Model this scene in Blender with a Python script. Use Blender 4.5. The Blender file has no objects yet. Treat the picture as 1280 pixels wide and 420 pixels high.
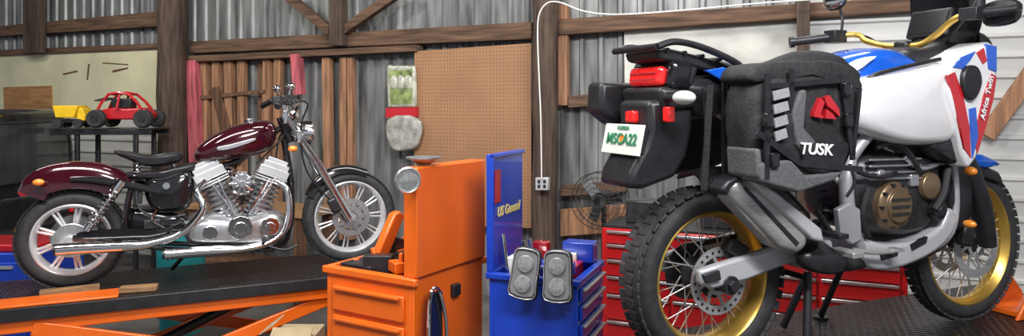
import bpy, bmesh, math, random
from mathutils import Vector, Matrix
random.seed(4)
sc = bpy.context.scene
F, CX, HY, CZ = 900.0, 640.0, 130.0, 1.75   # camera calibration recovered from the photo
R = math.radians

# ------------------------------------------------------------ materials
def mat(name, col, rough=.5, metal=0, var=.15, scale=8, stretch=(1,1,1), bump=0.0, coat=0, emit=0, detail=4, spec=None):
    m = bpy.data.materials.new(name); m.use_nodes = True
    nt = m.node_tree; b = nt.nodes['Principled BSDF']
    tc = nt.nodes.new('ShaderNodeTexCoord'); mp = nt.nodes.new('ShaderNodeMapping')
    mp.inputs['Scale'].default_value = stretch
    nz = nt.nodes.new('ShaderNodeTexNoise'); nz.inputs['Scale'].default_value = scale; nz.inputs['Detail'].default_value = detail
    nt.links.new(tc.outputs['Object'], mp.inputs['Vector']); nt.links.new(mp.outputs[0], nz.inputs['Vector'])
    cr = nt.nodes.new('ShaderNodeValToRGB')
    cr.color_ramp.elements[0].position = .3; cr.color_ramp.elements[1].position = .7
    cr.color_ramp.elements[0].color = tuple(max(0, c*(1-var)) for c in col)+(1,)
    cr.color_ramp.elements[1].color = tuple(min(1, c*(1+var)) for c in col)+(1,)
    nt.links.new(nz.outputs['Fac'], cr.inputs[0]); nt.links.new(cr.outputs[0], b.inputs['Base Color'])
    b.inputs['Roughness'].default_value = rough; b.inputs['Metallic'].default_value = metal
    b.inputs['Coat Weight'].default_value = coat
    if spec is not None: b.inputs['Specular IOR Level'].default_value = spec
    if bump:
        bp = nt.nodes.new('ShaderNodeBump'); bp.inputs['Strength'].default_value = bump; bp.inputs['Distance'].default_value = .01
        nt.links.new(nz.outputs['Fac'], bp.inputs['Height']); nt.links.new(bp.outputs[0], b.inputs['Normal'])
    if emit:
        nt.links.new(cr.outputs[0], b.inputs['Emission Color']); b.inputs['Emission Strength'].default_value = emit
    return m

M = {}
M['rubber'] = mat('rubber', (.028,.028,.031), .7, var=.3, scale=30, bump=.3)
M['chrome'] = mat('chrome', (.84,.84,.86), .10, 1, var=.05)
M['alu'] = mat('cast_aluminium', (.66,.67,.69), .30, .9, var=.15, scale=25, bump=.1)
M['whitealu'] = mat('painted_silver', (.60,.61,.63), .32, .4, var=.08)
M['wheelalu'] = mat('polished_wheel', (.80,.80,.82), .22, .6, var=.06)
M['frame'] = mat('frame_silver', (.42,.43,.45), .35, .4, var=.08)
M['steel'] = mat('brushed_steel', (.52,.52,.52), .33, .6, var=.12, scale=10, stretch=(1,1,12))
M['discsteel'] = mat('disc_steel', (.30,.30,.31), .45, .6, var=.1)
M['black'] = mat('black_plastic', (.016,.016,.019), .40, var=.3, scale=20)
M['blackgloss'] = mat('black_paint', (.010,.010,.012), .15, var=.2, coat=.6)
M['carpaint'] = mat('car_paint', (.020,.020,.022), .22, var=.2, coat=.8)
M['carglass'] = mat('car_glass', (.055,.060,.062), .10, var=.5, scale=2.5, coat=1)
M['darkmetal'] = mat('dark_metal', (.06,.06,.065), .4, .7, var=.3, scale=20)
M['maroon'] = mat('maroon_paint', (.045,.004,.010), .12, .2, var=.2, coat=1)
M['gold'] = mat('gold_anodised', (.66,.42,.09), .30, .8, var=.1)
M['bronze'] = mat('bronze_cover', (.27,.185,.11), .35, .7, var=.15)
M['blue'] = mat('blue_paint', (.01,.10,.55), .2, 0, var=.12, coat=.8)
M['white'] = mat('white_paint', (.72,.72,.73), .25, 0, var=.03, coat=.6)
M['red'] = mat('red_paint', (.50,.012,.02), .25, 0, var=.1, coat=.6)
M['redlens'] = mat('red_lens', (.80,.02,.02), .12, var=.25, scale=60, coat=1, emit=.3)
M['amber'] = mat('amber_lens', (.9,.28,.03), .2, coat=1)
M['glass'] = mat('smoked_glass', (.012,.013,.015), .16, var=.1, spec=.3)
M['lens'] = mat('clear_lens', (.30,.31,.31), .12, .3, var=.3, scale=60, coat=1)
M['orange'] = mat('orange_enamel', (.82,.14,.010), .32, var=.12, scale=3, coat=.3)
M['bluecart'] = mat('blue_enamel', (.008,.050,.46), .3, var=.12, scale=3, coat=.4)
M['redchest'] = mat('red_enamel', (.52,.012,.015), .3, var=.12, scale=3, coat=.4)
M['bag'] = mat('black_nylon', (.017,.017,.019), .7, var=.35, scale=60, bump=.3)
M['baggrey'] = mat('grey_nylon', (.10,.10,.105), .75, var=.2, scale=90, bump=.3)
M['strap'] = mat('grey_webbing', (.30,.30,.31), .7, var=.15, scale=90)
M['woodv'] = mat('old_post_wood', (.070,.046,.034), .85, var=.6, scale=5, stretch=(6,6,.5), bump=.9)
M['woodh'] = mat('old_beam_wood', (.115,.065,.040), .85, var=.55, scale=5, stretch=(.5,6,6), bump=.9)
M['stud'] = mat('stud_wood', (.30,.155,.085), .8, var=.55, scale=4, stretch=(7,7,.5), bump=.5)
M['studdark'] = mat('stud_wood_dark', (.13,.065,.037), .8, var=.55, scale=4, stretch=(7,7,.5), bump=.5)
M['pink'] = mat('pink_lumber', (.46,.10,.125), .8, var=.45, scale=5, stretch=(5,5,.6), bump=.3)
M['ply'] = mat('plywood', (.40,.20,.075), .7, var=.25, scale=5, stretch=(1,1,5))
M['cream'] = mat('cream_board', (.66,.63,.43), .55, var=.12, scale=2.5)
M['galv'] = mat('galvanised_sheet', (.185,.190,.192), .45, .35, var=.7, scale=2.6, stretch=(4,3,.5), bump=.1, detail=9)
M['galvlight'] = mat('light_siding', (.55,.55,.53), .45, .1, var=.2, scale=2, stretch=(.5,1,3), detail=8)
M['whiteboard'] = mat('weathered_white_sheet', (.50,.50,.46), .5, .1, var=.40, scale=2.6, stretch=(.9,1,1.2), detail=12)
M['floor'] = mat('concrete_floor', (.13,.125,.12), .75, var=.3, scale=3, bump=.2, detail=8)
M['ceiling'] = mat('dark_ceiling', (.12,.09,.07), .9, var=.3, scale=3)
M['card'] = mat('cardboard', (.38,.30,.18), .8, var=.25, scale=6)
M['blockwood'] = mat('block_wood', (.27,.15,.07), .75, var=.4, scale=8, stretch=(1,6,6))
M['yellow'] = mat('yellow_plastic', (.85,.55,.02), .4)
M['teal'] = mat('teal_plastic', (.02,.30,.32), .4)
M['cable'] = mat('white_cable', (.75,.75,.72), .5, var=.03)
M['text'] = mat('white_print', (.8,.8,.8), .6, var=.02)
M['textgreen'] = mat('green_print', (.03,.22,.10), .6, var=.02)
M['textyellow'] = mat('yellow_print', (.80,.66,.25), .6, var=.02)
M['plate'] = mat('plate_white', (.76,.80,.74), .4, var=.05)
M['clearbag'] = mat('plastic_pouch', (.45,.46,.38), .25, var=.3, scale=18, bump=.6, coat=.5)
M['green'] = mat('green_label', (.22,.28,.10), .5, var=.6, scale=15)
M['rag'] = mat('clear_plastic_bag', (.34,.34,.31), .4, var=.45, scale=14, bump=.6, coat=.6)
M['cover'] = mat('fan_wire', (.06,.06,.06), .5, .5)

def diamond(name, col):
    m = mat(name, col, .28, .4, var=.35, scale=4, detail=8)
    nt = m.node_tree; b = nt.nodes['Principled BSDF']
    tc = nt.nodes.new('ShaderNodeTexCoord')
    mp = nt.nodes.new('ShaderNodeMapping'); mp.inputs['Rotation'].default_value = (0,0,R(45)); mp.inputs['Scale'].default_value=(28,28,28)
    ck = nt.nodes.new('ShaderNodeTexVoronoi'); ck.inputs['Scale'].default_value = 1; ck.inputs['Randomness'].default_value = 0
    bp = nt.nodes.new('ShaderNodeBump'); bp.inputs['Strength'].default_value = 1; bp.inputs['Distance'].default_value = .015; bp.invert = True
    nt.links.new(tc.outputs['Object'], mp.inputs[0]); nt.links.new(mp.outputs[0], ck.inputs['Vector'])
    nt.links.new(ck.outputs['Distance'], bp.inputs['Height']); nt.links.new(bp.outputs[0], b.inputs['Normal'])
    return m
M['diamond'] = diamond('diamond_plate', (.018,.018,.021))

def pegmat():
    m = mat('pegboard_hardboard', (.33,.175,.09), .7, var=.15, scale=2)
    nt = m.node_tree; b = nt.nodes['Principled BSDF']
    src = b.inputs['Base Color'].links[0].from_socket
    tc = nt.nodes.new('ShaderNodeTexCoord')
    s = nt.nodes.new('ShaderNodeVectorMath'); s.operation='MULTIPLY'; s.inputs[1].default_value=(30,0,30)
    fr = nt.nodes.new('ShaderNodeVectorMath'); fr.operation='FRACTION'
    sb = nt.nodes.new('ShaderNodeVectorMath'); sb.operation='SUBTRACT'; sb.inputs[1].default_value=(.5,0,.5)
    ln = nt.nodes.new('ShaderNodeVectorMath'); ln.operation='LENGTH'
    lt = nt.nodes.new('ShaderNodeMath'); lt.operation='LESS_THAN'; lt.inputs[1].default_value=.15
    mx = nt.nodes.new('ShaderNodeMix'); mx.data_type='RGBA'; mx.inputs[7].default_value=(.12,.055,.028,1)
    nt.links.new(tc.outputs['Object'], s.inputs[0]); nt.links.new(s.outputs[0], fr.inputs[0]); nt.links.new(fr.outputs[0], sb.inputs[0])
    nt.links.new(sb.outputs[0], ln.inputs[0]); nt.links.new(ln.outputs['Value'], lt.inputs[0]); nt.links.new(lt.outputs[0], mx.inputs[0])
    nt.links.new(src, mx.inputs[6]); nt.links.new(mx.outputs[2], b.inputs['Base Color'])
    return m
M['peg'] = pegmat()

# ------------------------------------------------------------ frames (vertical reference planes)
class Frame:
    """Upright plane: x along U, z up, w = offset toward the viewer side (local y = -w)."""
    def __init__(s, o, u):
        s.O = Vector(o); s.U = Vector((u[0], u[1], 0)).normalized(); s.N = Vector((s.U.y, -s.U.x, 0))
        s.mat = Matrix((( s.U.x, -s.N.x, 0, s.O.x), (s.U.y, -s.N.y, 0, s.O.y), (0,0,1,s.O.z), (0,0,0,1)))
    def P(s, px, py, w=0):
        d = Vector(((px-CX)/F, 1, -(py-HY)/F)); o = s.O + w*s.N
        c = Vector((0,0,CZ)); t = (o-c).dot(s.N)/d.dot(s.N); p = c+d*t-o
        return Vector((p.dot(s.U), -w, p.z))
    def L(s, pts, w): 
        return [(lambda q:(q.x,q.z))(s.P(a,b,w)) for a,b in pts]

def root(name, fr=None, loc=None):
    e = bpy.data.objects.new(name, None); sc.collection.objects.link(e); e.empty_display_size=.2
    if fr: e.matrix_world = fr.mat
    if loc: e.location = loc
    return e

# ------------------------------------------------------------ geometry
def catmull(pts, n=6, closed=False):
    pts=[Vector(p) for p in pts]; N=len(pts); out=[]
    rng = N if closed else N-1
    for i in range(rng):
        if closed: a,b,c,d = pts[(i-1)%N],pts[i],pts[(i+1)%N],pts[(i+2)%N]
        else: a,b,c,d = pts[max(i-1,0)],pts[i],pts[i+1],pts[min(i+2,N-1)]
        for k in range(n):
            t=k/n
            out.append(.5*((2*b)+(c-a)*t+(2*a-5*b+4*c-d)*t*t+(3*b-a-3*c+d)*t**3))
    if not closed: out.append(pts[-1])
    return out
def g_tube(pts, r, seg=12, sm=0, closed=False):
    n0=len(pts); rs = list(r) if isinstance(r,(list,tuple)) else [r]*n0
    pts=[Vector(p) for p in pts]
    if sm:
        q=catmull(pts,sm,closed); rr=[]
        for i in range(len(q)):
            f=i/sm; a=int(f); b=min(a+1,n0-1) if not closed else (a+1)%n0; a=min(a,n0-1)
            rr.append(rs[a]*(1-(f-int(f)))+rs[b]*(f-int(f)))
        pts,rs=q,rr
    n=len(pts); V=[];Fc=[]; up=None
    for i in range(n):
        if closed: t=(pts[(i+1)%n]-pts[i-1])
        else: t=(pts[min(i+1,n-1)]-pts[max(i-1,0)])
        t=t.normalized() if t.length>1e-9 else Vector((0,0,1))
        if up is None: up = t.orthogonal().normalized()
        else:
            up = up - t*up.dot(t)
            up = up.normalized() if up.length>1e-6 else t.orthogonal().normalized()
        b=t.cross(up)
        for k in range(seg):
            a=2*math.pi*k/seg; V.append(pts[i]+(up*math.cos(a)+b*math.sin(a))*rs[i])
    for i in range(n if closed else n-1):
        for k in range(seg):
            j=(i+1)%n; Fc.append((i*seg+k,i*seg+(k+1)%seg,j*seg+(k+1)%seg,j*seg+k))
    if not closed:
        Fc.append(tuple(range(seg))[::-1]); Fc.append(tuple((n-1)*seg+k for k in range(seg)))
    return V,Fc
def g_prism(out, w0, w1):
    n=len(out); V=[Vector((a,-w0,b)) for a,b in out]+[Vector((a,-w1,b)) for a,b in out]
    Fc=[tuple(range(n)),tuple(range(n,2*n))[::-1]]+[(i,i+n,(i+1)%n+n,(i+1)%n) for i in range(n)]
    return V,Fc
def smooth2(out,n=5):
    return [(p.x,p.y) for p in catmull([Vector((a,b,0)) for a,b in out],n,True)]
def g_pillow(out, w0, w1, p=.45, sm=5, rings=11):
    if sm: out=smooth2(out,sm)
    n=len(out); cx=sum(a for a,b in out)/n; cz=sum(b for a,b in out)/n; m=(w0+w1)/2; h=(w1-w0)/2
    V=[];Fc=[]
    for k in range(rings):
        t=-math.pi/2+math.pi*k/(rings-1); s=max(math.cos(t),.0)**p
        if k in(0,rings-1): s=.02
        for a,b in out: V.append(Vector((cx+(a-cx)*s, -(m+h*math.sin(t)), cz+(b-cz)*s)))
    for k in range(rings-1):
        for i in range(n): Fc.append((k*n+i,k*n+(i+1)%n,(k+1)*n+(i+1)%n,(k+1)*n+i))
    Fc.append(tuple(range(n))[::-1]); Fc.append(tuple((rings-1)*n+i for i in range(n)))
    return V,Fc
def g_soft(out, w0, w1, r=.04, sm=4):
    """box-like soft body: rounded rim, faces made of concentric rings so it can be wrinkled"""
    out=smooth2(out,sm); n=len(out); cx=sum(a for a,b in out)/n; cz=sum(b for a,b in out)/n
    size=sum(math.hypot(a-cx,b-cz) for a,b in out)/n; q=r/size
    prof=[]
    for s in (.02,.2,.4,.6,.8,1-q): prof.append((s,w0))
    for k in range(1,5): t=k/4*math.pi/2; prof.append((1-q+q*math.sin(t), w0+r*(1-math.cos(t))))
    for k in (1,2,3): prof.append((1,w0+r+(w1-w0-2*r)*k/4))
    for k in range(0,5): t=k/4*math.pi/2; prof.append((1-q+q*math.cos(t), w1-r+r*math.sin(t)))
    for s in (.8,.6,.4,.2,.02): prof.append((s,w1+.012*(1-s)))
    V=[];Fc=[]
    for s,w in prof:
        for a,b in out: V.append(Vector((cx+(a-cx)*s,-w,cz+(b-cz)*s)))
    for k in range(len(prof)-1):
        for i in range(n): Fc.append((k*n+i,k*n+(i+1)%n,(k+1)*n+(i+1)%n,(k+1)*n+i))
    Fc.append(tuple(range(n))[::-1]); Fc.append(tuple((len(prof)-1)*n+i for i in range(n)))
    return V,Fc
def g_lathe(c, prof, axis=(0,-1,0), seg=48, closed=False):
    ax=Vector(axis).normalized(); c=Vector(c); u=ax.orthogonal().normalized(); v=ax.cross(u); V=[];Fc=[]
    n=len(prof)
    for r,a in prof:
        for k in range(seg):
            t=2*math.pi*k/seg; V.append(c+ax*a+(u*math.cos(t)+v*math.sin(t))*max(r,1e-4))
    for i in range(n if closed else n-1):
        j=(i+1)%n
        for k in range(seg): Fc.append((i*seg+k,i*seg+(k+1)%seg,j*seg+(k+1)%seg,j*seg+k))
    return V,Fc
def g_disc(c, r, w0, w1, axis=(0,-1,0), seg=36, hole=0):
    if hole: return g_lathe(c,[(hole,w0),(r,w0),(r,w1),(hole,w1)],axis,seg,True)
    return g_lathe(c,[(0,w0),(r,w0),(r,w1),(0,w1)],axis,seg)
def g_box(c, s, rot=None):
    c=Vector(c); V=[]
    for x in(-.5,.5):
        for y in(-.5,.5):
            for z in(-.5,.5):
                p=Vector((x*s[0],y*s[1],z*s[2]))
                if rot is not None: p = rot @ p
                V.append(c+p)
    return V,[(0,1,3,2),(4,6,7,5),(0,4,5,1),(2,3,7,6),(0,2,6,4),(1,5,7,3)]
def rotm(ax,deg): return Matrix.Rotation(R(deg),3,ax)
def g_beam(a,b,wid,th,side=(0,1,0)):
    a=Vector(a);b=Vector(b);t=(b-a);L=t.length;t.normalize();s=Vector(side);s=(s-t*s.dot(t)).normalized();n=t.cross(s)
    m=Matrix((t,s,n)).transposed(); return g_box((a+b)/2,(L,th,wid),m)
def g_ell(c, r, seg=20, rings=12, rot=None):
    V=[];Fc=[];c=Vector(c)
    for i in range(rings+1):
        t=math.pi*i/rings
        for k in range(seg):
            a=2*math.pi*k/seg; p=Vector((r[0]*math.sin(t)*math.cos(a),r[1]*math.sin(t)*math.sin(a),r[2]*math.cos(t)))
            if rot is not None:p=rot@p
            V.append(c+p)
    for i in range(rings):
        for k in range(seg): Fc.append((i*seg+k,i*seg+(k+1)%seg,(i+1)*seg+(k+1)%seg,(i+1)*seg+k))
    return V,Fc
def g_fender(path, hw, drop, th=.006, ncs=12, sm=6, power=3):
    p=catmull(path,sm); n=len(p); V=[];Fc=[]; m=2*(ncs+1)
    for i in range(n):
        t=(p[min(i+1,n-1)]-p[max(i-1,0)]).normalized(); nn=Vector((t.z,0,-t.x))   # inward (down for left->right path)
        for layer in (0,1):
            for k in range(ncs+1):
                s=-1+2*k/ncs if layer==0 else 1-2*k/ncs
                V.append(p[i]+Vector((0,-s*(hw-layer*th),0))+nn*(drop*abs(s)**power+layer*th))
    for i in range(n-1):
        for k in range(m): Fc.append((i*m+k,i*m+(k+1)%m,(i+1)*m+(k+1)%m,(i+1)*m+k))
    Fc.append(tuple(range(m))); Fc.append(tuple((n-1)*m+k for k in range(m))[::-1])
    return V,Fc
def g_spring(a,b,rad,r,turns):
    a=Vector(a);b=Vector(b);t=(b-a);u=t.orthogonal().normalized();v=t.normalized().cross(u);n=turns*12
    return g_tube([a+t*(i/n)+(u*math.cos(2*math.pi*i/12)+v*math.sin(2*math.pi*i/12))*rad for i in range(n+1)],r,6)
def mirror(g): return [Vector((v.x,-v.y,v.z)) for v in g[0]], [tuple(reversed(f)) for f in g[1]]
def both(g): return [g, mirror(g)]
def add(par, name, geoms, m, bevel=0, seg=2, ang=35, flat=False):
    if isinstance(geoms, tuple): geoms=[geoms]
    V=[];Fc=[]
    for v,f in geoms:
        o=len(V); V+= [tuple(x) for x in v]; Fc+=[tuple(i+o for i in q) for q in f]
    me=bpy.data.meshes.new(name); me.from_pydata(V,[],Fc)
    bm=bmesh.new(); bm.from_mesh(me); bmesh.ops.recalc_face_normals(bm,faces=bm.faces); bm.to_mesh(me); bm.free()
    if not flat:
        me.shade_smooth(); me.set_sharp_from_angle(angle=R(ang))
    me.materials.append(M[m] if isinstance(m,str) else m)
    ob=bpy.data.objects.new(name,me); sc.collection.objects.link(ob)
    if par is not None: ob.parent=par
    if bevel:
        b=ob.modifiers.new('bevel','BEVEL'); b.width=bevel; b.segments=seg; b.limit_method='ANGLE'; b.angle_limit=R(40)
    return ob
def text(par,name,s,loc,size,m,rot=(90,0,0),ext=.002,shear=0,xs=1):
    c=bpy.data.curves.new(name,'FONT'); c.body=s; c.size=size; c.extrude=ext; c.align_x='CENTER'; c.align_y='CENTER'; c.shear=shear; c.offset=size*.02
    c.materials.append(M[m]); o=bpy.data.objects.new(name,c); sc.collection.objects.link(o); o.parent=par
    o.location=loc; o.rotation_euler=[R(a) for a in rot]; o.scale=(xs,1,1); return o
wrinkle_tex=bpy.data.textures.new('fabric_wrinkles','CLOUDS'); wrinkle_tex.noise_scale=.07; wrinkle_tex.noise_depth=2
def wrinkle(ob,st):
    d=ob.modifiers.new('wrinkles','DISPLACE'); d.texture=wrinkle_tex; d.strength=st; d.mid_level=.5; return ob

# ============================================================ ROOM
W = Frame((0,6.5,0),(1,-.45))
def single(name, geoms, m, fr=None, **k):
    o=add(None,name,geoms,m,**k)
    if fr: o.matrix_world=fr.mat
    return o
single('floor', g_box((0,4.5,-.05),(26,18,.1)), 'floor')
single('ceiling', g_box((0,4.5,4.35),(26,18,.1)), 'ceiling')
def corr_v(u0,u1,z0,z1,w,per=.17,dep=.022):
    V=[];Fc=[];u=u0;pr=[]
    while u<u1:
        pr+= [(u,w),(u+per*.62,w),(u+per*.72,w+dep),(u+per*.9,w+dep)]; u+=per
    for a,b in pr: V+=[Vector((a,-b,z0)),Vector((a,-b,z1))]
    for i in range(len(pr)-1): Fc.append((2*i,2*i+1,2*i+3,2*i+2))
    return V,Fc
def corr_h(u0,u1,z0,z1,w,per=.12,dep=.02):
    V=[];Fc=[];z=z0;pr=[]
    while z<z1:
        pr+= [(z,w),(z+per*.7,w+.004),(z+per*.8,w+dep),(z+per*.95,w+dep)]; z+=per
    for a,b in pr: V+=[Vector((u0,-b,a)),Vector((u1,-b,a))]
    for i in range(len(pr)-1): Fc.append((2*i,2*i+1,2*i+3,2*i+2))
    return V,Fc
single('wall_back', [corr_v(-9.5,7.5,0,4.3,0), g_box((-1,.06,2.15),(17,.04,4.3))], 'galv', W, flat=True)
def wpoly(pts,w0,w1): return g_prism(W.L(pts,w1),w0,w1)
def u_at(px,w=0): return W.P(px,130,w).x
single('wall_panel_left', [corr_h(u_at(-60,.04),u_at(205,.04),0,1.64,.04,per=.15,dep=.03)], 'galvlight', W, flat=True)
single('wall_panel_right', [corr_h(u_at(1008,.05),u_at(1420,.05),0,2.55,.05,per=.14)], 'galvlight', W, flat=True)
wb=root('wall_board',W)
add(wb,'panel', wpoly([(-60,70),(203,60),(203,146),(-60,152)],.03,.07),'cream')
add(wb,'plywood_patch', wpoly([(4,109),(64,107),(65,137),(5,138)],.065,.085),'ply')
add(wb,'scratches', [wpoly(q,.07,.073) for q in ([(78,92),(96,88),(97,90),(79,94)],[(110,80),(112,80),(110,100),(108,100)],[(140,88),(160,84),(160,86),(141,91)],[(128,78),(160,80),(160,81.5),(128,79.5)])],'studdark')
single('white_wall_sheet', wpoly([(780,27),(1140,4),(1145,100),(1110,215),(782,208)],.02,.05),'whiteboard',W)
def bumpy(name,pts,w0,w1,m): return single(name,wpoly(pts,w0,w1),m,W,bevel=.012)
zt=4.25
def post(name,px0,px1,wm,m='woodv',z0=0,z1=zt):
    c=W.P((px0+px1)/2,130,wm); wc=W.mat@c; d=wc.y
    r=(px1-px0)/2/F*d*math.cos(math.atan2(abs(wc.x),d)); n=14
    return single(name, g_tube([(c.x+.010*math.sin(i*1.7),-wm,z0+(z1-z0)*i/n) for i in range(n+1)],[r*(1+.04*math.sin(i*2.3)) for i in range(n+1)],seg=14),m,W)
post('wooden_post',196,235,.28)
post('wooden_post',665,697,.25)
def vb(px0,px1,w0,w1,py0,py1): return wpoly([(px0,py0),(px1,py0),(px1,py1),(px0,py1)],w0,w1)
tf_=root('timber_frame',W)
add(tf_,'beam_middle',wpoly([(236,52),(664,27),(664,49),(236,67)],.04,.14),'woodh',bevel=.012)
add(tf_,'beam_right',wpoly([(697,24),(1150,-6),(1150,14),(697,44)],.04,.14),'woodh',bevel=.012)
add(tf_,'beam_left',wpoly([(-40,36),(196,14),(196,33),(-40,48)],.04,.14),'woodh',bevel=.012)
add(tf_,'board_rail',wpoly([(-40,64),(200,54),(200,61),(-40,72)],.07,.10),'woodh',bevel=.006)
add(tf_,'post_left',vb(28,48,.15,.25,-60,66),'woodv',bevel=.006)
add(tf_,'post_middle',vb(411,427,.14,.24,-40,57),'woodv',bevel=.006)
add(tf_,'post_narrow',vb(697,709,.04,.12,5,132),'stud',bevel=.006)
add(tf_,'post_right',vb(996,1012,.15,.25,-40,330),'woodv',bevel=.006)
add(tf_,'braces',[wpoly([(345,-8),(362,-8),(411,32),(409,44)],.14,.22),wpoly([(430,42),(430,30),(482,-8),(502,-8)],.14,.22)],'woodh',bevel=.006)
add(tf_,'cross_rails',[wpoly([(710,120),(748,117),(748,132),(710,135)],.04,.12),wpoly([(700,232),(782,226),(782,240),(700,246)],.04,.12)],'woodh',bevel=.006)
add(tf_,'lower_board',wpoly([(700,262),(782,256),(782,290),(700,296)],.04,.10),'stud',bevel=.006)
add(tf_,'diagonal_brace',wpoly([(1225,165),(1300,60),(1318,74),(1243,176)],.08,.16),'stud',bevel=.005)
# stud wall
st=root('stud_partition',W)
add(st,'top_plate',wpoly([(230,70),(520,56),(520,64),(230,78)],.05,.18),'woodh',bevel=.004)
add(st,'studs',[wpoly([(a,72),(a+b,72),(a+b+c,300),(a+c,300)],.05,.12) for a,b,c in
   [(250,8,0),(264,9,3),(279,9,4),(296,8,0),(328,8,-4),(342,8,-3),(402,9,3),(424,8,0),(434,6,0)]],'stud',bevel=.003)
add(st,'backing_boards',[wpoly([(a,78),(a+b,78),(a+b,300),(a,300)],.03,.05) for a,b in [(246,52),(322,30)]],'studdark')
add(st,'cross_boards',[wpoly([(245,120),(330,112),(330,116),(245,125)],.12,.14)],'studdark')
add(st,'pink_stud',[wpoly([(231,76),(243,75),(248,205),(236,207)],.12,.2),wpoly([(362,68),(373,67),(376,118),(366,119)],.12,.2)],'pink',bevel=.003)
add(st,'dark_board',[wpoly([(262,110),(272,108),(300,205),(288,207)],.121,.15)],'studdark',bevel=.003)
single('pegboard',wpoly([(518,64),(664,54),(664,285),(518,280)],.13,.145),'peg',W)
# hanging packs
hp=root('hanging_packages',W)
add(hp,'pouch',g_prism(smooth2(W.L([(483,84),(490,82),(513,82),(518,86),(519,130),(514,134),(488,134),(484,130)],.2),2),.15,.20),'clearbag',bevel=.02,seg=3)
add(hp,'label',wpoly([(486,88),(515,87),(515,96),(486,97)],.19,.204),'green')
add(hp,'label_green',wpoly([(487,110),(515,109),(515,130),(488,131)],.19,.203),'green')
add(hp,'bottles',[g_ell(W.P(x,103,.20),(.045,.02,.07)) for x in(492,501,510)],'clearbag')
add(hp,'red_label',wpoly([(482,135),(520,134),(520,146),(482,147)],.15,.20),'red')
wrinkle(add(hp,'clear_bag',g_pillow(W.L([(482,148),(521,147),(524,168),(518,184),(500,190),(484,182)],.24),.17,.23,.2,3),'rag'),.04)
# outlet
oo=root('electrical_outlet',W)
add(oo,'box',wpoly([(669,222),(685,222),(685,238),(669,238)],.4,.45),'whitealu',bevel=.005)
add(oo,'sockets',[wpoly([(x,y),(x+3,y),(x+3,y+4),(x,y+4)],.45,.455) for x in(672,679) for y in(225,231)],'black')
single('electrical_cable',g_tube([W.P(a,b,.46) for a,b in [(677,224),(676,150),(674,100),(672,45),(674,18),(684,4),(700,3),(730,14),(770,18),(840,14),(950,4),(1040,-2)]],.006,8,sm=6),'cable',W)
# fan
fn=root('shop_fan',W)
fc=W.P(750,250,.45); Rf=.22
add(fn,'cage',[g_lathe(fc,[(Rf+.004*math.cos(t),a+.004*math.sin(t)) for t in [i*math.pi/3 for i in range(6)]],closed=True) for a in(-.06,.06)]+
    [g_lathe(fc,[(rr+.0025*math.cos(t),.08-.3*(rr-.05)**2+.0025*math.sin(t)) for t in [i*math.pi/2 for i in range(4)]],closed=True) for rr in(.05,.1,.14,.18)]+
    [g_tube([fc+Vector((math.cos(k*math.pi/14)*rr,-.08,math.sin(k*math.pi/14)*rr)) for rr in(.03,.12,.2)]+[fc+Vector((math.cos(k*math.pi/14)*Rf,-.06,math.sin(k*math.pi/14)*Rf))],.002,5) for k in range(28)],'cover')
add(fn,'blades',[g_box(fc+Vector((math.cos(R(a))*.1,0,math.sin(R(a))*.1)),(.15,.01,.09),rotm('Y',-a)@rotm('X',25)) for a in(10,130,250)],'darkmetal',bevel=.003)
add(fn,'motor',g_disc(fc,.06,-.15,.02),'black')
add(fn,'stand',[g_tube([fc+Vector((0,.1,0)),Vector((fc.x,fc.y+.1,0.03))],.02),g_disc(Vector((fc.x,fc.y+.1,0)),.2,0,.03,axis=(0,0,1))],'black')

# ============================================================ ITEMS AT LEFT REAR
car=root('suv_car',loc=(0,0,0))
cx0=-4.72; y0,y1=6.15,7.85
def ypoly(out,x0,x1):
    n=len(out);V=[Vector((x0,a,b)) for a,b in out]+[Vector((x1,a,b)) for a,b in out]
    return V,[tuple(range(n)),tuple(range(n,2*n))[::-1]]+[(i,i+n,(i+1)%n+n,(i+1)%n) for i in range(n)]
cab=[(y0+.03,.80),(y1-.03,.80),(y1-.04,1.30),(y1-.09,1.50),(y1-.20,1.63),(y1-.38,1.70),(y0+.38,1.70),(y0+.20,1.63),(y0+.09,1.50),(y0+.04,1.30)]
win=[(y0+.16,1.0),(y1-.16,1.0),(y1-.18,1.36),(y1-.24,1.50),(y1-.38,1.57),(y0+.38,1.57),(y0+.24,1.50),(y0+.18,1.36)]
add(car,'body',ypoly([(y0,.45),(y1,.45),(y1,.88),(y0,.88)],cx0-4.0,cx0),'carpaint',bevel=.06,seg=4)
add(car,'cabin',ypoly(cab,cx0-2.4,cx0-.02),'carpaint',bevel=.05,seg=4)
add(car,'rear_window',ypoly(win,cx0-.03,cx0+.003),'carglass',bevel=.01)
add(car,'window_trim',[g_tube([(cx0+.0,a,b) for a,b in win],.014,8,closed=True)],'darkmetal')
add(car,'wiper',[g_tube([(cx0+.02,6.9,1.0),(cx0+.02,7.3,1.12)],.008,8),g_box((cx0+.02,7.0,.97),(.04,.12,.05))],'black')
add(car,'tail_light',[ypoly([(y1-.17,.60),(y1-.03,.60),(y1-.03,.84),(y1-.17,.84)],cx0-.02,cx0+.03),ypoly([(y0+.03,.60),(y0+.17,.60),(y0+.17,.84),(y0+.03,.84)],cx0-.02,cx0+.03)],'redlens',bevel=.01)
add(car,'bumper',ypoly([(y0,.42),(y1,.42),(y1,.58),(y0,.58)],cx0-.05,cx0+.12),'black',bevel=.03)
add(car,'wheels',[g_disc((cx0-xx,yy,.37),.37,-.12,.12,axis=(0,1,0)) for xx in(.6,3.2) for yy in(y0+.14,y1-.14)],'rubber',bevel=.03)

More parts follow.
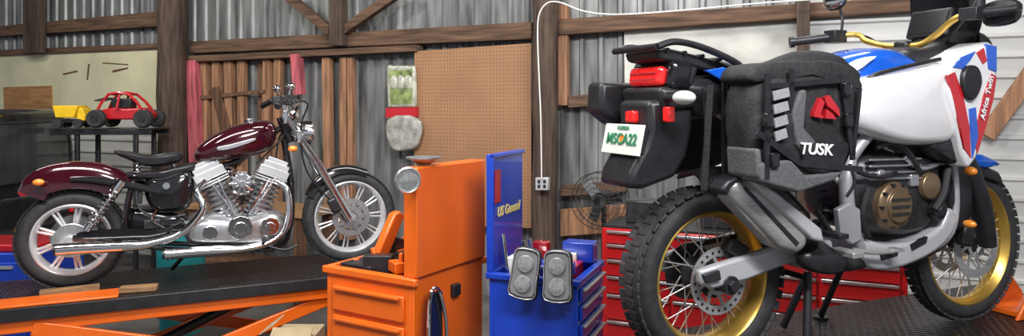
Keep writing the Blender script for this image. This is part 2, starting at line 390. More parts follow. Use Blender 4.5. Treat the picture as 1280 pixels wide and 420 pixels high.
sh=root('storage_shelf',loc=(-4.03,7.3,0))
add(sh,'frame',[g_box((x,y,.75),(.04,.04,1.5),None) for x in(-.27,.31) for y in(-.18,.18)]+[g_box((.0 if z<1.4 else -.03,y,z),(1.0 if z>1.4 else .66,.03,.05)) for y in(-.19,.19) for z in(.5,1.0,1.47)],'black',bevel=.004)
add(sh,'shelves',[g_box((-.03,0,z),(1.0 if z>1.4 else .62,.4,.015)) for z in(.51,1.01,1.50)],'darkmetal')
bg=root('toy_buggy',loc=(-3.85,7.2,1.515))
for n_,x,y in(('wheel_1',-.23,-.13),('wheel_2',.23,-.13),('wheel_3',-.23,.13),('wheel_4',.23,.13)):
    add(bg,n_,g_lathe((x,y,.09),[(.035,-.04),(.075,-.045),(.09,-.025),(.09,.025),(.075,.045),(.035,.04),(.03,.02),(0,.02)],axis=(0,-1,0),seg=24),'rubber')
add(bg,'hubs',[g_disc((x,y,.09),.035,-.047,.047,seg=16) for x in(-.23,.23) for y in(-.13,.13)],'darkmetal')
add(bg,'chassis',g_prism([(-.25,.08),(.25,.08),(.28,.14),(.2,.2),(.02,.19),(-.1,.2),(-.25,.17)],-.08,.08),'red',bevel=.015)
add(bg,'roll_cage',[g_tube([(-.24,y,.17),(-.14,y*.8,.33),(.06,y*.8,.33),(.2,y,.18)],.014,8,sm=2) for y in(-.1,.1)]+[g_tube([(x,-.08,.33),(x,.08,.33)],.012,8) for x in(-.1,.05)]+[g_tube([(-.05,y,.18),(-.03,y*.8,.33)],.012,8) for y in(-.1,.1)]+[g_box((-.03,0,.335),(.2,.15,.012))],'red')
add(bg,'cabin_dark',g_box((-.03,0,.24),(.2,.12,.1)),'black',bevel=.01)
add(bg,'spoiler',g_box((-.22,0,.28),(.1,.2,.01),rotm('Y',-15)),'black')
tt=root('toy_truck',loc=(-4.36,7.15,1.515))
add(tt,'dump_bed',g_prism([(-.12,.1),(.06,.1),(.1,.22),(-.15,.22)],-.09,.09),'yellow',bevel=.008)
add(tt,'cab',g_prism([(.07,.07),(.16,.07),(.16,.13),(.13,.2),(.09,.2)],-.07,.07),'yellow',bevel=.008)
add(tt,'wheels',[g_disc((x,y,.045),.045,-.02,.02,seg=20) for x in(-.1,.1) for y in(-.08,.08)],'rubber')
add(tt,'chassis',g_box((0,0,.07),(.3,.12,.03)),'black')

bc=root('blue_cabinet',loc=(-3.72,5.25,0))
add(bc,'body',g_box((0,0,.36),(.85,.6,.72)),'bluecart',bevel=.01)
add(bc,'drawers',[g_box((0,-.305,z),(.78,.02,.18)) for z in(.15,.36,.57)],'bluecart',bevel=.006)
add(bc,'handles',[g_box((0,-.32,z+.06),(.6,.02,.02)) for z in(.15,.36,.57)],'steel')
add(bc,'red_tray',g_box((.05,-.05,.745),(.7,.4,.05)),'red',bevel=.01)
add(bc,'yellow_bottle',g_lathe((.22,-.1,.77),[(0,0),(.05,0),(.05,.09),(.02,.11),(.02,.14),(0,.14)],axis=(0,0,1),seg=20),'yellow')
tb=root('teal_bucket',loc=(-2.55,5.55,0))
add(tb,'bucket',g_lathe((0,0,0),[(0,0),(.15,0),(.18,.72),(.19,.72),(.19,.76),(.17,.76),(.15,.02),(0,.02)],axis=(0,0,1)),'teal')
# second workbench with odds and ends between the cruiser and the partition
wbn=root('workbench',W)
ub0=u_at(250,.9); ub1=u_at(400,.9)
add(wbn,'top',g_box(((ub0+ub1)/2,-.85,.80),(ub1-ub0,.5,.05)),'blockwood',bevel=.006)
add(wbn,'legs',[g_box((u,-w,.39),(.08,.08,.78)) for u in(ub0+.1,ub1-.1) for w in(.66,1.04)],'studdark')
add(wbn,'shelf',g_box(((ub0+ub1)/2,-.85,.3),(ub1-ub0-.1,.4,.03)),'studdark')
add(wbn,'toolbox',g_box((ub0+.35,-.85,.91),(.4,.22,.17)),'black',bevel=.02)

# ============================================================ LIFT 1 + CRUISER
H = Frame((-2.623,4.30,.65),(1.495,.70))
l1=root('motorcycle_lift',H)
add(l1,'deck',g_box((.72,0,-.025),(2.35,.72,.05)),'diamond',bevel=.006)
add(l1,'side_rail',[g_box((.72,y,-.035),(2.37,.02,.07)) for y in(-.37,.37)],'black',bevel=.004)
add(l1,'ramp_plate',g_prism([(-.44,.0),(.26,.0),(.26,.014),(-.44,.014)],.17,.36),'orange',bevel=.004)
add(l1,'under_frame',[g_box((.72,y,-.105),(2.25,.05,.07)) for y in(-.33,.33)],'orange',bevel=.006)
for k,y in enumerate((-.35,.35)):
    add(l1,'scissor_leg_%d'%(k+1),[g_beam((-.15,y,-.12),(1.5,y,-.58),.08,.03),g_beam((1.55,y*.9,-.12),(.05,y*.9,-.58),.08,.03)],'orange',bevel=.006)
add(l1,'base_frame',[g_box((.72,y,-.615),(2.1,.06,.06)) for y in(-.33,.33)]+[g_box((x,0,-.615),(.06,.6,.06)) for x in(-.3,1.74)],'orange',bevel=.006)
add(l1,'hydraulic_ram',[g_tube([(.2,0,-.5),(.9,0,-.2)],.03),g_tube([(.9,0,-.2),(1.1,0,-.12)],.018)],'black')
add(l1,'wood_block_1',g_box((-.0,-.12,.017),(.30,.05,.034),rotm('Z',4)),'blockwood',bevel=.004)
add(l1,'wood_block_2',g_box((.36,-.24,.016),(.20,.07,.032),rotm('Z',-8)),'blockwood',bevel=.004)

hb=root('cruiser_motorcycle',H)
P=H.P
ra=P(91,298); fa=P(437,270)
def tire(par,name,c,Rr,rim,wd,knob=0):
    h=wd/2
    pr=[(rim,h*.8),(rim+.012,h*.92),((Rr+rim)/2,h*1.02),(Rr-.025,h*.9),(Rr-.008,h*.62),(Rr,h*.3),(Rr+.002,0)]
    pr=pr+[(r,-a) for r,a in pr[-2::-1]]
    add(par,name,g_lathe(c,pr+[(rim+.006,-h*.5),(rim+.006,h*.5)],seg=72,closed=True),'rubber',ang=50)
    g=[]
    n=knob or 60
    for k in range(n):
        a=2*math.pi*k/n
        for s,ww in((-.60,.30),(0,.32),(.60,.30)):
            aa=a+(math.pi/n if s==0 else 0); rr=Rr+(.0 if s==0 else -.009)
            tilt=rotm('Z',s*48)
            g.append(g_box(c+Vector((math.cos(aa)*rr,-s*h,math.sin(aa)*rr)),(.010 if knob else .004,ww*wd,2*math.pi*Rr/n*(.80 if knob else .8)),rotm('Y',-math.degrees(aa))@tilt))
    add(par,name+'_tread',g,'rubber',bevel=.002 if knob else 0,seg=1)
def rimg(c,r,wd):
    h=wd/2*.8
    return g_lathe(c,[(r+.006,h),(r-.004,h+.004),(r-.012,h-.004),(r-.02,h*.5),(r-.026,h*.3),(r-.026,-h*.3),(r-.02,-h*.5),(r-.012,-h+.004),(r-.004,-h-.004),(r+.006,-h)],seg=72,closed=True)
tire(hb,'rear_tire',ra,.290,.210,.14); tire(hb,'front_tire',fa,.316,.245,.10)
def castwheel(nm,c,r,wd,n,hub,sr):
    g=[rimg(c,r,wd)]
    for k in range(n):
        a=2*math.pi*k/n
        for d in(-.09,.09):
            g.append(g_tube([c+Vector((math.cos(a+d*.9)*hub*.8,0,math.sin(a+d*.9)*hub*.8)),c+Vector((math.cos(a+d*.75)*(r-.015),0,math.sin(a+d*.75)*(r-.015)))],[sr,sr*.7],8))
    g.append(g_lathe(c,[(0,wd*.55),(hub*.6,wd*.55),(hub*.65,wd*.4),(hub,wd*.3),(hub,-wd*.3),(hub*.65,-wd*.4),(hub*.6,-wd*.55),(0,-wd*.55)]))
    add(hb,nm,g,'wheelalu')
castwheel('rear_wheel',ra,.208,.14,9,.06,.012); castwheel('front_wheel',fa,.243,.10,11,.045,.008)
add(hb,'brake_discs',[g_disc(fa,.128,.055,.06,hole=.09),g_disc(ra,.13,-.085,-.08,hole=.07),g_disc(fa,.078,.045,.057,hole=.04)]+[g_beam(fa+Vector((math.cos(k*1.2566)*.05,-.058,math.sin(k*1.2566)*.05)),fa+Vector((math.cos(k*1.2566)*.1,-.058,math.sin(k*1.2566)*.1)),.014,.004) for k in range(5)],'discsteel')
add(hb,'rear_hub_ring',[g_disc(ra,.1,.05,.075,hole=.03),g_disc(ra,.03,.07,.10)],'alu',bevel=.004)
add(hb,'rear_fender',g_fender([P(a,b) for a,b in [(23,238),(32,222),(52,209),(85,202),(120,203),(148,211),(166,222)]],.095,.15,power=5),'maroon')
add(hb,'front_fender',g_fender([P(a,b) for a,b in [(381,243),(392,224),(412,210),(436,206),(458,211)]],.060,.05,power=4),'blackgloss')
add(hb,'fender_strut',both(g_tube([P(88,224,.10),P(120,225,.105),P(165,232,.105),P(200,240,.10)],[.012,.02,.024,.02],10,sm=4)),'blackgloss')
add(hb,'tail_light',[g_ell(P(30,240),(.03,.04,.025))],'redlens')
# tank, seat
add(hb,'fuel_tank',g_pillow(H.L([(243,197),(248,184),(266,170),(292,158),(322,151),(340,152),(347,162),(345,178),(334,190),(310,197),(275,202),(250,203)],.06),-.13,.13,.5),'maroon')
add(hb,'tank_badge',g_prism(smooth2(H.L([(272,184),(290,180),(316,173),(318,176),(292,185),(274,188)],.13),3),.122,.134),'alu',bevel=.002)
add(hb,'filler_cap',g_disc(P(312,154,0),.03,0,.03,axis=(-.2,0,1)),'chrome',bevel=.004)
add(hb,'seat',[g_pillow(H.L([(143,188),(160,190),(182,196),(205,196),(222,190),(230,192),(226,201),(206,207),(180,207),(160,199),(146,193)],.0),-.13,.13,.4),
    g_pillow(H.L([(158,216),(200,213),(244,203),(247,211),(215,222),(165,224)],.03),-.10,.10,.4)],'black')
add(hb,'seat_springs',[g_spring(P(172,200,w),P(171,219,w),.02,.005,5) for w in(-.08,.08)]+[g_tube([P(215,203,0),P(222,214,0)],.015)],'chrome')
# frame
add(hb,'frame',[g_tube([P(350,160),P(300,200),P(250,210),P(170,222)],.02,10,sm=4)]+both(g_tube([P(356,175,.04),P(365,230,.07),P(363,285,.09),P(345,309,.1),P(280,312,.1),P(190,309,.1),P(158,290,.1),P(160,250,.1),P(168,224,.08)],.016,10,sm=5))+both(g_tube([P(91,298,.1),P(150,294,.1),P(215,288,.1)],.02,10))+[g_tube([P(352,146),P(362,178)],.035,14)],'blackgloss')
add(hb,'side_cover',[g_pillow(H.L([(182,224),(205,219),(238,212),(243,235),(238,258),(222,266),(196,266),(182,250)],.09),-.1,.12,.3),
    g_pillow(H.L([(160,262),(230,270),(236,290),(200,296),(160,290)],.05),-.08,.06,.3),g_prism(smooth2(H.L([(100,290),(150,286),(205,290),(205,297),(150,299),(102,298)],.12),3),.10,.12)],'blackgloss')
add(hb,'oil_cap',[g_disc(P(208,232,.12),.02,0,.02),g_tube([P(196,262,.12),P(190,275,.13),P(205,284,.13)],.006,8,sm=4)],'chrome')
add(hb,'electrics',[g_box(P(172,245,.06),(.05,.08,.09)),g_box(P(190,280,.08),(.09,.06,.05)),g_tube([P(170,235,.1),P(175,262,.12),P(205,272,.12),P(232,268,.12)],.007,8,sm=4)],'darkmetal',bevel=.005)
# engine
add(hb,'crankcase',[g_pillow(H.L([(231,300),(232,280),(246,268),(268,266),(300,270),(335,264),(354,268),(362,282),(357,300),(335,308),(250,309)],.13),-.13,.14,.25),
   g_pillow(H.L([(236,298),(238,283),(256,277),(285,278),(305,287),(300,302),(250,304)],.17),.12,.165,.3)],'alu')
add(hb,'cam_cover',[g_disc(P(x,y,.14),r,0,d) for x,y,r,d in((300,284,.075,.03),(337,282,.06,.035),(262,290,.045,.04),(300,284,.04,.045),(337,282,.03,.05))],'chrome',bevel=.006)
add(hb,'cover_bolts',[g_disc(P(300,284,.17)+Vector((math.cos(a)*.062,0,math.sin(a)*.062)),.006,0,.008,seg=8) for a in [k*math.pi/4 for k in range(8)]],'darkmetal')
for nm,a,b in(('rear_cylinder',P(290,272),P(264,222)),('front_cylinder',P(316,272),P(338,220))):
    ax=(b-a); L=ax.length; pr=[]
    n=9
    for k in range(n):
        z=L*(k/n); pr+=[(.062,z),(.092,z+.002),(.092,z+L/n*.42),(.062,z+L/n*.5)]
    add(hb,nm,g_lathe(a,[(0,0)]+pr+[(0,L)],axis=ax,seg=28),'alu')
    ct=a+ax*1.12; r_=Matrix((ax.normalized().cross(Vector((0,1,0))),Vector((0,1,0)),ax.normalized())).transposed()
    add(hb,nm+'_head',[g_box(ct,(.19,.19,.05),r_),g_box(ct+ax.normalized()*.04,(.165,.17,.04),r_),g_box(ct+ax.normalized()*.072,(.13,.14,.03),r_)]+[g_box(ct-ax.normalized()*(.03+.018*q),(.2,.21,.008),r_) for q in range(3)],'whitealu',bevel=.008)
    add(hb,nm+'_pushrods',[g_tube([P(302+(-8 if 'rear' in nm else 8),268,.12+.0),b+Vector((dx,-.09,.0))],.010,10) for dx in(-.02,.03)],'chrome')
ac=P(302,229,.15)
add(hb,'air_cleaner',[g_lathe(ac,[(0,-.03),(.072,-.03),(.076,0),(.06,.02),(0,.022)])]+[g_beam(ac+Vector((math.cos(a)*.02,-.025,math.sin(a)*.02)),ac+Vector((math.cos(a)*.078,-.02,math.sin(a)*.078)),.014,.02) for a in [k*math.pi/5 for k in range(10)]]+[g_disc(ac,.022,.02,.045)],'chrome',bevel=.002)
add(hb,'carburettor',[g_box(P(302,232,.06),(.08,.12,.07))],'darkmetal',bevel=.01)
# exhaust
add(hb,'exhaust_rear',g_tube([P(256,226,.10),P(246,240,.14),P(254,258,.17),P(243,277,.18),P(222,294,.185),P(190,304,.19),P(160,307,.19),P(100,310,.19),P(70,312,.19)],[.02,.021,.021,.021,.022,.026,.034,.036,.037],16,sm=6),'chrome')
add(hb,'exhaust_front',g_tube([P(345,226,.08),P(358,236,.12),P(362,262,.14),P(356,288,.155),P(335,304,.165),P(305,311,.17),P(270,313,.175),P(240,315,.18),P(206,318,.185)],[.02,.021,.021,.021,.022,.025,.033,.034,.034],16,sm=6),'chrome')
add(hb,'exhaust_tips',[g_disc(P(69,312,.19),.031,-.002,.01,axis=(-1,0,0),seg=20),g_disc(P(205,318,.185),.028,-.002,.01,axis=(-1,0,0),seg=20)],'black')
# shocks
for s,nm in((.14,'shock_right'),(-.14,'shock_left')):
    a,b=P(153,226,.14),P(108,288,.14)
    a.y=-s;b.y=-s
    add(hb,nm,[g_spring(a+(b-a)*.15,a+(b-a)*.85,.027,.007,9),g_tube([a,b],.012),g_tube([a,a+(b-a)*.2],.03,14),g_tube([b,b-(b-a)*.12],.022,14)],'chrome')
# fork
for s in(1,-1):
    t,m_,b=P(358,146,.10),P(396,202,.10),P(437,272,.10)
    for q in(t,m_,b): q.y=-s*.10
    add(hb,'fork_leg_%s'%('right' if s>0 else 'left'),[g_tube([t,m_],.019,14),g_tube([m_,b],[.027,.03],14)],'chrome')
add(hb,'triple_tree',[g_beam(P(357,146,.13),P(357,146,0)*1+Vector((0,.13,0)),.09,.035,(1,0,0)),g_beam(P(374,171,.13),P(374,171,0)+Vector((0,.13,0)),.09,.035,(1,0,0))],'chrome',bevel=.008)
hl=P(382,166,0)
add(hb,'headlight',g_lathe(hl,[(0,-.11),(.04,-.1),(.07,-.06),(.085,0),(.088,.03),(.08,.04)],axis=(1,0,-.05)),'chrome')
add(hb,'headlight_lens',g_lathe(hl,[(.082,.035),(.05,.055),(0,.06)],axis=(1,0,-.05)),'lens')
add(hb,'turn_signals',[g_ell(P(366,186,w),(.03,.022,.022)) for w in(.17,-.17)]+[g_ell(P(48,228,w),(.03,.02,.02)) for w in(.13,-.13)],'amber')
q0=P(354,130); hx,hz=q0.x,q0.z
add(hb,'handlebar',[g_tube([(hx-.08,-.40,hz-.01),(hx-.02,-.26,hz+.03),(hx+.01,-.1,hz+.0),(hx+.01,.1,hz+.0),(hx-.02,.26,hz+.03),(hx-.08,.40,hz-.01)],.013,12,sm=5)]+[g_tube([P(358,146,w),P(356,130,w)],.018) for w in(-.05,.05)],'chrome')
add(hb,'grips',[g_tube([(hx-.09,s*.42,hz-.015),(hx-.035,s*.28,hz+.025)],.021,14) for s in(1,-1)]+[g_box((hx-.01,s*.22,hz+.025),(.07,.07,.06)) for s in(1,-1)],'black',bevel=.005)
add(hb,'levers',[g_tube([(hx+.02,s*.24,hz+.02),(hx+.06,s*.3,hz+.01),(hx+.0,s*.42,hz-.02)],.008,8,sm=4) for s in(1,-1)]+[g_tube([(hx+.0,s*.24,hz+.04),(hx+.0,s*.28,hz+.07),(hx-.0,s*.31,hz+.09)],.007,8,sm=4) for s in(1,-1)],'chrome')
add(hb,'mirrors',[g_ell((hx-.0,s*.33,hz+.11),(.03,.06,.028)) for s in(1,-1)],'chrome')
add(hb,'speedometer',g_lathe(P(364,142,0),[(0,-.05),(.04,-.04),(.05,0),(.045,.012),(0,.012)],axis=(-.6,0,1)),'chrome')
add(hb,'cables',[g_tube([(hx+.0,-.22,hz+.03),(hx+.13,-.17,hz+.0),P(376,160,.12),P(384,215,.08),P(425,262,.08)],.006,8,sm=6),g_tube([(hx,.22,hz+.03),(hx+.1,.12,hz-.05),P(350,170,-.05),P(345,200,0)],.006,8,sm=6),g_tube([(hx,-.22,hz+.03),(hx+.07,-.2,hz+.05),P(366,150,.1),P(350,175,.06),P(320,205,.05)],.006,8,sm=6)],'black')
add(hb,'front_caliper',g_box(P(418,256,.09),(.07,.05,.10),rotm('Y',-25)),'darkmetal',bevel=.012)
add(hb,'foot_peg',[g_tube([P(330,300,.12),P(330,300,.24)],.014),g_tube([P(215,292,.12),P(215,292,.2)],.014),g_tube([P(330,306,.17),P(355,312,.2),P(372,306,.2)],.007,8,sm=4)],'black')
add(hb,'horn',g_pillow(H.L([(273,214),(292,212),(292,222),(280,226)],.0),-.17,-.1,.4),'chrome')
add(hb,'kick_stand',g_tube([P(240,308,-.1),(P(215,308).x,.22,.018)],.014),'black')

# ============================================================ LIFT 2 + ADVENTURE BIKE
A = Frame((.76,2.85,.715),(1.398,.60)); P=A.P
l2=root('motorcycle_lift',A)
add(l2,'deck',g_box((.85,0,-.03),(2.9,.86,.06)),'diamond',bevel=.006)
add(l2,'under_frame',[g_box((.85,y,-.1),(2.7,.06,.08)) for y in(-.3,.3)],'orange',bevel=.006)
add(l2,'scissor_legs',[g_beam((-.2,y,-.14),(1.8,y,-.64),.07,.03) for y in(-.3,.3)]+[g_beam((1.8,y,-.14),(-.2,y,-.64),.07,.03) for y in(-.26,.26)],'orange',bevel=.006)
add(l2,'base_frame',[g_box((.85,y,-.683),(2.5,.06,.06)) for y in(-.32,.32)]+[g_box((x,0,-.683),(.06,.7,.06)) for x in(-.3,2.0)],'orange',bevel=.006)
ra=P(880,345); fa=P(1203,303)
fx=fa.x
ck=root('wheel_chock',A)
add(ck,'cheeks',[g_prism([(fx+.22,.0),(fx+.62,.0),(fx+.62,.05),(fx+.44,.24),(fx+.38,.24),(fx+.30,.10)],w,w+.02) for w in(-.12,.10)]+[g_box((fx+.45,0,.015),(.35,.24,.03))],'orange',bevel=.006)

ab=root('adventure_motorcycle',A)
tire(ab,'rear_tire',ra,.347,.262,.155,knob=46); tire(ab,'front_tire',fa,.363,.29,.10,knob=52)
def spokewheel(nm,c,r,wd,hub,n):
    add(ab,nm+'_rim',rimg(c,r,wd),'gold')
    g=[]
    for k in range(n):
        a=2*math.pi*k/n; s=1 if k%2 else -1; d=.42 if (k//2)%2 else -.42
        g.append(g_tube([c+Vector((math.cos(a+d)*hub,s*wd*.38,math.sin(a+d)*hub)),c+Vector((math.cos(a)*(r-.02),0,math.sin(a)*(r-.02)))],.0026,6))
    add(ab,nm+'_spokes',g,'steel')
    add(ab,nm+'_hub',g_lathe(c,[(0,wd*.55),(hub*.5,wd*.55),(hub*.55,wd*.45),(hub,wd*.42),(hub,wd*.34),(hub*.6,wd*.25),(hub*.6,-wd*.25),(hub,-wd*.34),(hub,-wd*.42),(hub*.5,-wd*.55),(0,-wd*.55)]),'darkmetal')
spokewheel('rear',ra,.262,.155,.07,36); spokewheel('front',fa,.29,.10,.05,36)
def rotor(c,r,w,hole):
    return [g_disc(c,r,w,w+.005,hole=r*.74)]+[g_beam(c+Vector((math.cos(a)*hole,-w-.002,math.sin(a)*hole)),c+Vector((math.cos(a+.25)*r*.78,-w-.002,math.sin(a+.25)*r*.78)),.014,.004) for a in [k*math.pi/4 for k in range(8)]]+[g_disc(c,hole,w,w+.006,hole=hole*.7)]
add(ab,'brake_discs',rotor(ra,.13,.085,.055)+rotor(fa,.155,.065,.06)+rotor(fa,.155,-.07,.06),'steel')
add(ab,'rotor_holes',[g_disc(ra+Vector((math.cos(a)*.113,0,math.sin(a)*.113)),.006,.086,.0915,seg=10) for a in [k*math.pi/12 for k in range(24)]],'black')
add(ab,'sprocket',[g_disc(ra,.115,-.1,-.094,hole=.05)],'darkmetal')
add(ab,'rear_caliper',[g_box(ra+Vector((.06,-.11,.125)),(.10,.05,.06),rotm('Y',30))],'black',bevel=.01)
add(ab,'axle_nut',[g_disc(ra,.022,.12,.185,seg=6),g_disc(ra,.035,.12,.165)],'darkmetal')
sw=g_prism(A.L([(874,338),(905,328),(925,322),(975,306),(1040,300),(1042,316),(985,330),(935,350),(890,362),(876,356)],.15),.115,.155)
add(ab,'swingarm',both(sw)+[g_box(P(985,318,0),(.08,.24,.07))],'whitealu',bevel=.012)
add(ab,'swingarm_adjuster',[g_prism(A.L([(880,344),(900,338),(902,350),(884,355)],.17),.15,.17)],'darkmetal',bevel=.003)
add(ab,'chain_guard',[g_prism(A.L([(905,318),(990,300),(990,306),(908,325)],.12),-.13,-.11)],'black')
add(ab,'centre_stand',[g_tube([P(1010,340,w),(P(1010,340,w).x-.08,-w*1.5,.018)],.016) for w in(.14,-.14)]+[g_tube([P(1010,348,.15),P(1010,348,.15)*1+Vector((0,.3,0))],.012)],'black')
add(ab,'side_stand',[g_tube([P(1052,335,-.14),(P(1052,335,-.14).x+.02,.28,.018)],.015),g_disc((P(1052,335,-.14).x+.02,.28,.001),.035,0,.012,axis=(0,0,1))],'black')
# muffler
add(ab,'muffler',[g_prism(A.L([(912,232),(922,224),(938,224),(966,242),(1000,268),(1014,288),(1012,312),(998,319),(976,311),(946,279),(920,252)],.29),.17,.29)],'steel',bevel=.035,seg=5)
add(ab,'muffler_shield',[g_prism(A.L([(936,224),(954,226),(1028,286),(1032,304),(1016,300),(962,250)],.305),.25,.305)],'whitealu',bevel=.012,seg=3)
add(ab,'muffler_seam',[g_prism(A.L([(930,236),(933,233),(1000,304),(996,308)],.294),.28,.294)],'darkmetal',bevel=.002)
add(ab,'muffler_end_cap',[g_prism(A.L([(903,238),(910,226),(930,219),(936,222),(914,234),(910,246)],.285),.175,.285)],'black',bevel=.012)
add(ab,'exhaust_pipe',[g_tube([P(1008,306,.22),P(1035,322,.2),P(1058,330,.17),P(1090,325,.12),P(1150,318,.08),P(1185,290,.06),P(1180,235,.04)],[.05,.042,.03,.025,.024,.024,.024],14,sm=5)],'darkmetal')
add(ab,'exhaust_guard',g_pillow(A.L([(1010,318),(1030,312),(1062,320),(1066,334),(1050,345),(1022,342),(1010,332)],.26),.18,.26,.3,sm=3),'black')
# tail (near-side outlines; the rear faces span the bike's width)
add(ab,'tail_section',[g_pillow(A.L([(845,106),(868,94),(900,92),(960,95),(1050,97),(1060,120),(1000,150),(930,140),(880,150),(862,132),(848,118)],.12),-.13,.13,.2,sm=3)],'black')
add(ab,'tail_blue_panel',both(g_prism(A.L([(882,88),(905,84),(932,96),(930,106),(905,102)],.15),.13,.15)),'blue',bevel=.004)
add(ab,'luggage_rack',[g_prism(A.L([(820,62),(838,60),(862,66),(900,76),(930,86),(930,97),(890,90),(850,80),(824,74)],.12),-.10,.12)],'black',bevel=.012)
add(ab,'rack_tubes',both(g_tube([P(822,58,.14),P(845,52,.15),P(880,60,.155),P(922,80,.16),P(934,98,.14)],.013,10,sm=5))+both(g_tube([P(868,84,.13),P(862,105,.12)],.012))+[g_tube([P(822,58,.14),P(822,58,.14)+Vector((-.01,.28,0))],.013)]+[g_tube([P(835+22*k,62+4*k,.13),P(835+22*k,62+4*k,.13)+Vector((0,.26,0))],.008) for k in range(4)],'black')
add(ab,'seat',g_pillow(A.L([(895,98),(930,88),(1000,84),(1055,90),(1062,106),(1000,112),(910,110)],.1),-.14,.14,.4,sm=3),'bag')
def backquad(c,wy,hz,d=.03,tilt=0): return g_box(c,(d,wy,hz),rotm('Y',tilt))
tu=P(818,96,0)
add(ab,'tail_light_housing',backquad(tu+Vector((.03,0,.0)),.27,.11,.10,8),'blackgloss',bevel=.02)
add(ab,'tail_light',[backquad(tu+Vector((-.032,0,.0)),.21,.072,.04,8)],'redlens',bevel=.018,seg=4)
add(ab,'tail_light_trim',[g_box(tu+Vector((-.054,0,z)),(.006,.17,.005)) for z in(-.012,.012)],'red')
add(ab,'rear_mudguard',[g_prism(A.L([(812,126),(868,120),(866,160),(860,195),(845,222),(805,237),(786,236),(790,215),(806,185),(814,160)],.11),-.11,.11),
    g_prism(A.L([(826,108),(870,110),(872,135),(830,140)],.13),-.15,.13)],'black',bevel=.02)
add(ab,'left_case_mount',[g_prism(A.L([(752,102),(796,104),(800,150),(772,158),(750,140)],-.15),-.27,-.15)],'black',bevel=.02)
pcn=P(778,174,0)
add(ab,'licence_plate_bracket',g_box(pcn+Vector((.02,0,0)),(.03,.22,.10),rotm('Y',12)),'black',bevel=.004)
add(ab,'licence_plate',g_box(pcn,(.004,.27,.115),rotm('Y',12)),'plate',bevel=.002)
RP=(Matrix.Rotation(R(12),4,'Y')@Matrix.Rotation(R(-90),4,'Z')@Matrix.Rotation(R(90),4,'X')).to_euler()
up12=rotm('Y',12)@Vector((0,0,1))
o=text(ab,'plate_text','MSCA22',pcn+Vector((-.006,0,.0)),.058,'textgreen',ext=.0008); o.rotation_euler=RP
o=text(ab,'plate_state','FLORIDA',pcn+up12*.043+Vector((-.005,0,.0)),.020,'textgreen',ext=.0008); o.rotation_euler=RP
add(ab,'plate_fruit',[g_disc(pcn+Vector((0,0,0)),.018,.0,.0035,axis=(-1,0,.2),seg=20)],'amber')
add(ab,'plate_light',[backquad(P(790,146,.0),.06,.045,.03)],'redlens',bevel=.008)
add(ab,'plate_light_mount',[g_box(P(795,146,.0)+Vector((.03,0,0)),(.05,.1,.06))],'black',bevel=.008)
add(ab,'reflector',[g_box(P(836,143,.15),(.03,.04,.055))],'redlens',bevel=.006)
add(ab,'turn_signals',[g_ell(P(855,122,.24),(.035,.05,.025)),g_ell(P(855,122,.24)*1+Vector((0,.48,0)),(.035,.05,.025))],'plate')
add(ab,'turn_signal_stalks',[g_tube([P(855,122,.24),P(855,122,.24)+Vector((.02,.48,0))],.014)],'black')
# soft panniers
def bagset(sgn):
    n='right' if sgn>0 else 'left'
    def S(g): return g if sgn>0 else mirror(g)
    wrinkle(add(ab,'pannier_%s'%n,[S(g_soft(A.L([(950,100),(966,86),(1040,84),(1070,98),(1081,122),(1078,160),(1066,202),(1040,222),(992,234),(956,222),(944,190),(942,135)],.38),.21,.38,.045))],'bag',ang=60),.028)
    wrinkle(add(ab,'pannier_%s_flap'%n,[S(g_soft(A.L([(938,98),(950,80),(1000,76),(1048,77),(1074,92),(1080,112),(1050,100),(1000,98),(955,104)],.375),.20,.375,.02,3)),S(g_tube([P(948,94,.28),P(990,82,.30),P(1035,82,.30),P(1066,98,.28)],[.035,.05,.05,.03],14,sm=4))],'bag',ang=60),.015)
    add(ab,'pannier_%s_pocket'%n,[S(g_prism(A.L([(950,204),(990,200),(1008,220),(1056,214),(1044,226),(1000,241),(952,228)],.405),.30,.405)),
        S(g_prism(A.L([(992,138),(1002,112),(1010,112),(1006,160),(1022,178),(1012,200),(996,180)],.400),.36,.400)),S(g_prism(A.L([(946,186),(952,186),(956,228),(948,222)],.40),.24,.40))],'baggrey',bevel=.014,seg=3)
    add(ab,'pannier_%s_panel'%n,[S(g_prism(A.L([(998,176),(1066,178),(1056,212),(1030,220),(1008,212)],.402),.36,.402))],'black',bevel=.014,seg=3)
    add(ab,'pannier_%s_straps'%n,[S(g_beam(P(a,b,.402),P(c,d,.402),w_,.008)) for a,b,c,d,w_ in((960,92,958,225,.022),(1052,92,1066,200,.020),(946,165,1000,204,.022),(1000,204,1078,212,.022),(990,86,988,134,.02),(1075,110,1066,196,.016),(962,108,1050,100,.018))]+[S(g_tube([P(1010,84,.33),P(1020,74,.30),P(1035,84,.33)],.006,8,sm=4)),S(g_tube([P(1062,205,.40),P(1068,228,.41),P(1058,246,.40)],.006,8,sm=4))],'black')
    add(ab,'pannier_%s_webbing'%n,[S(g_beam(P(966+k,120+17*k,.404),P(986-k,115+17*k,.404),.032,.006)) for k in range(4)],'strap')
    add(ab,'pannier_%s_side_webbing'%n,[S(g_box(P(930,128+18*k,.30)+Vector((-.006,0,0)),(.006,.10,.028))) for k in range(4)],'strap')
    add(ab,'pannier_%s_buckles'%n,[S(g_box(P(a,b,.409),(.035,.02,.05))) for a,b in((960,150),(1060,150),(968,200),(1058,112))],'blackgloss',bevel=.005)
bagset(1); bagset(-1)
text(ab,'pannier_lettering','TUSK',P(1020,187,.405),.056,'text',rot=(90,4,0),shear=.15,xs=1.15)
add(ab,'pannier_emblem',[g_prism(A.L(q,.408),.36,.408) for q in([(1018,140),(1026,122),(1031,128),(1026,142),(1030,148),(1018,146)],[(1031,122),(1037,119),(1049,136),(1050,146),(1042,138),(1034,132)],[(1033,136),(1040,141),(1046,149),(1032,148)])],'red')
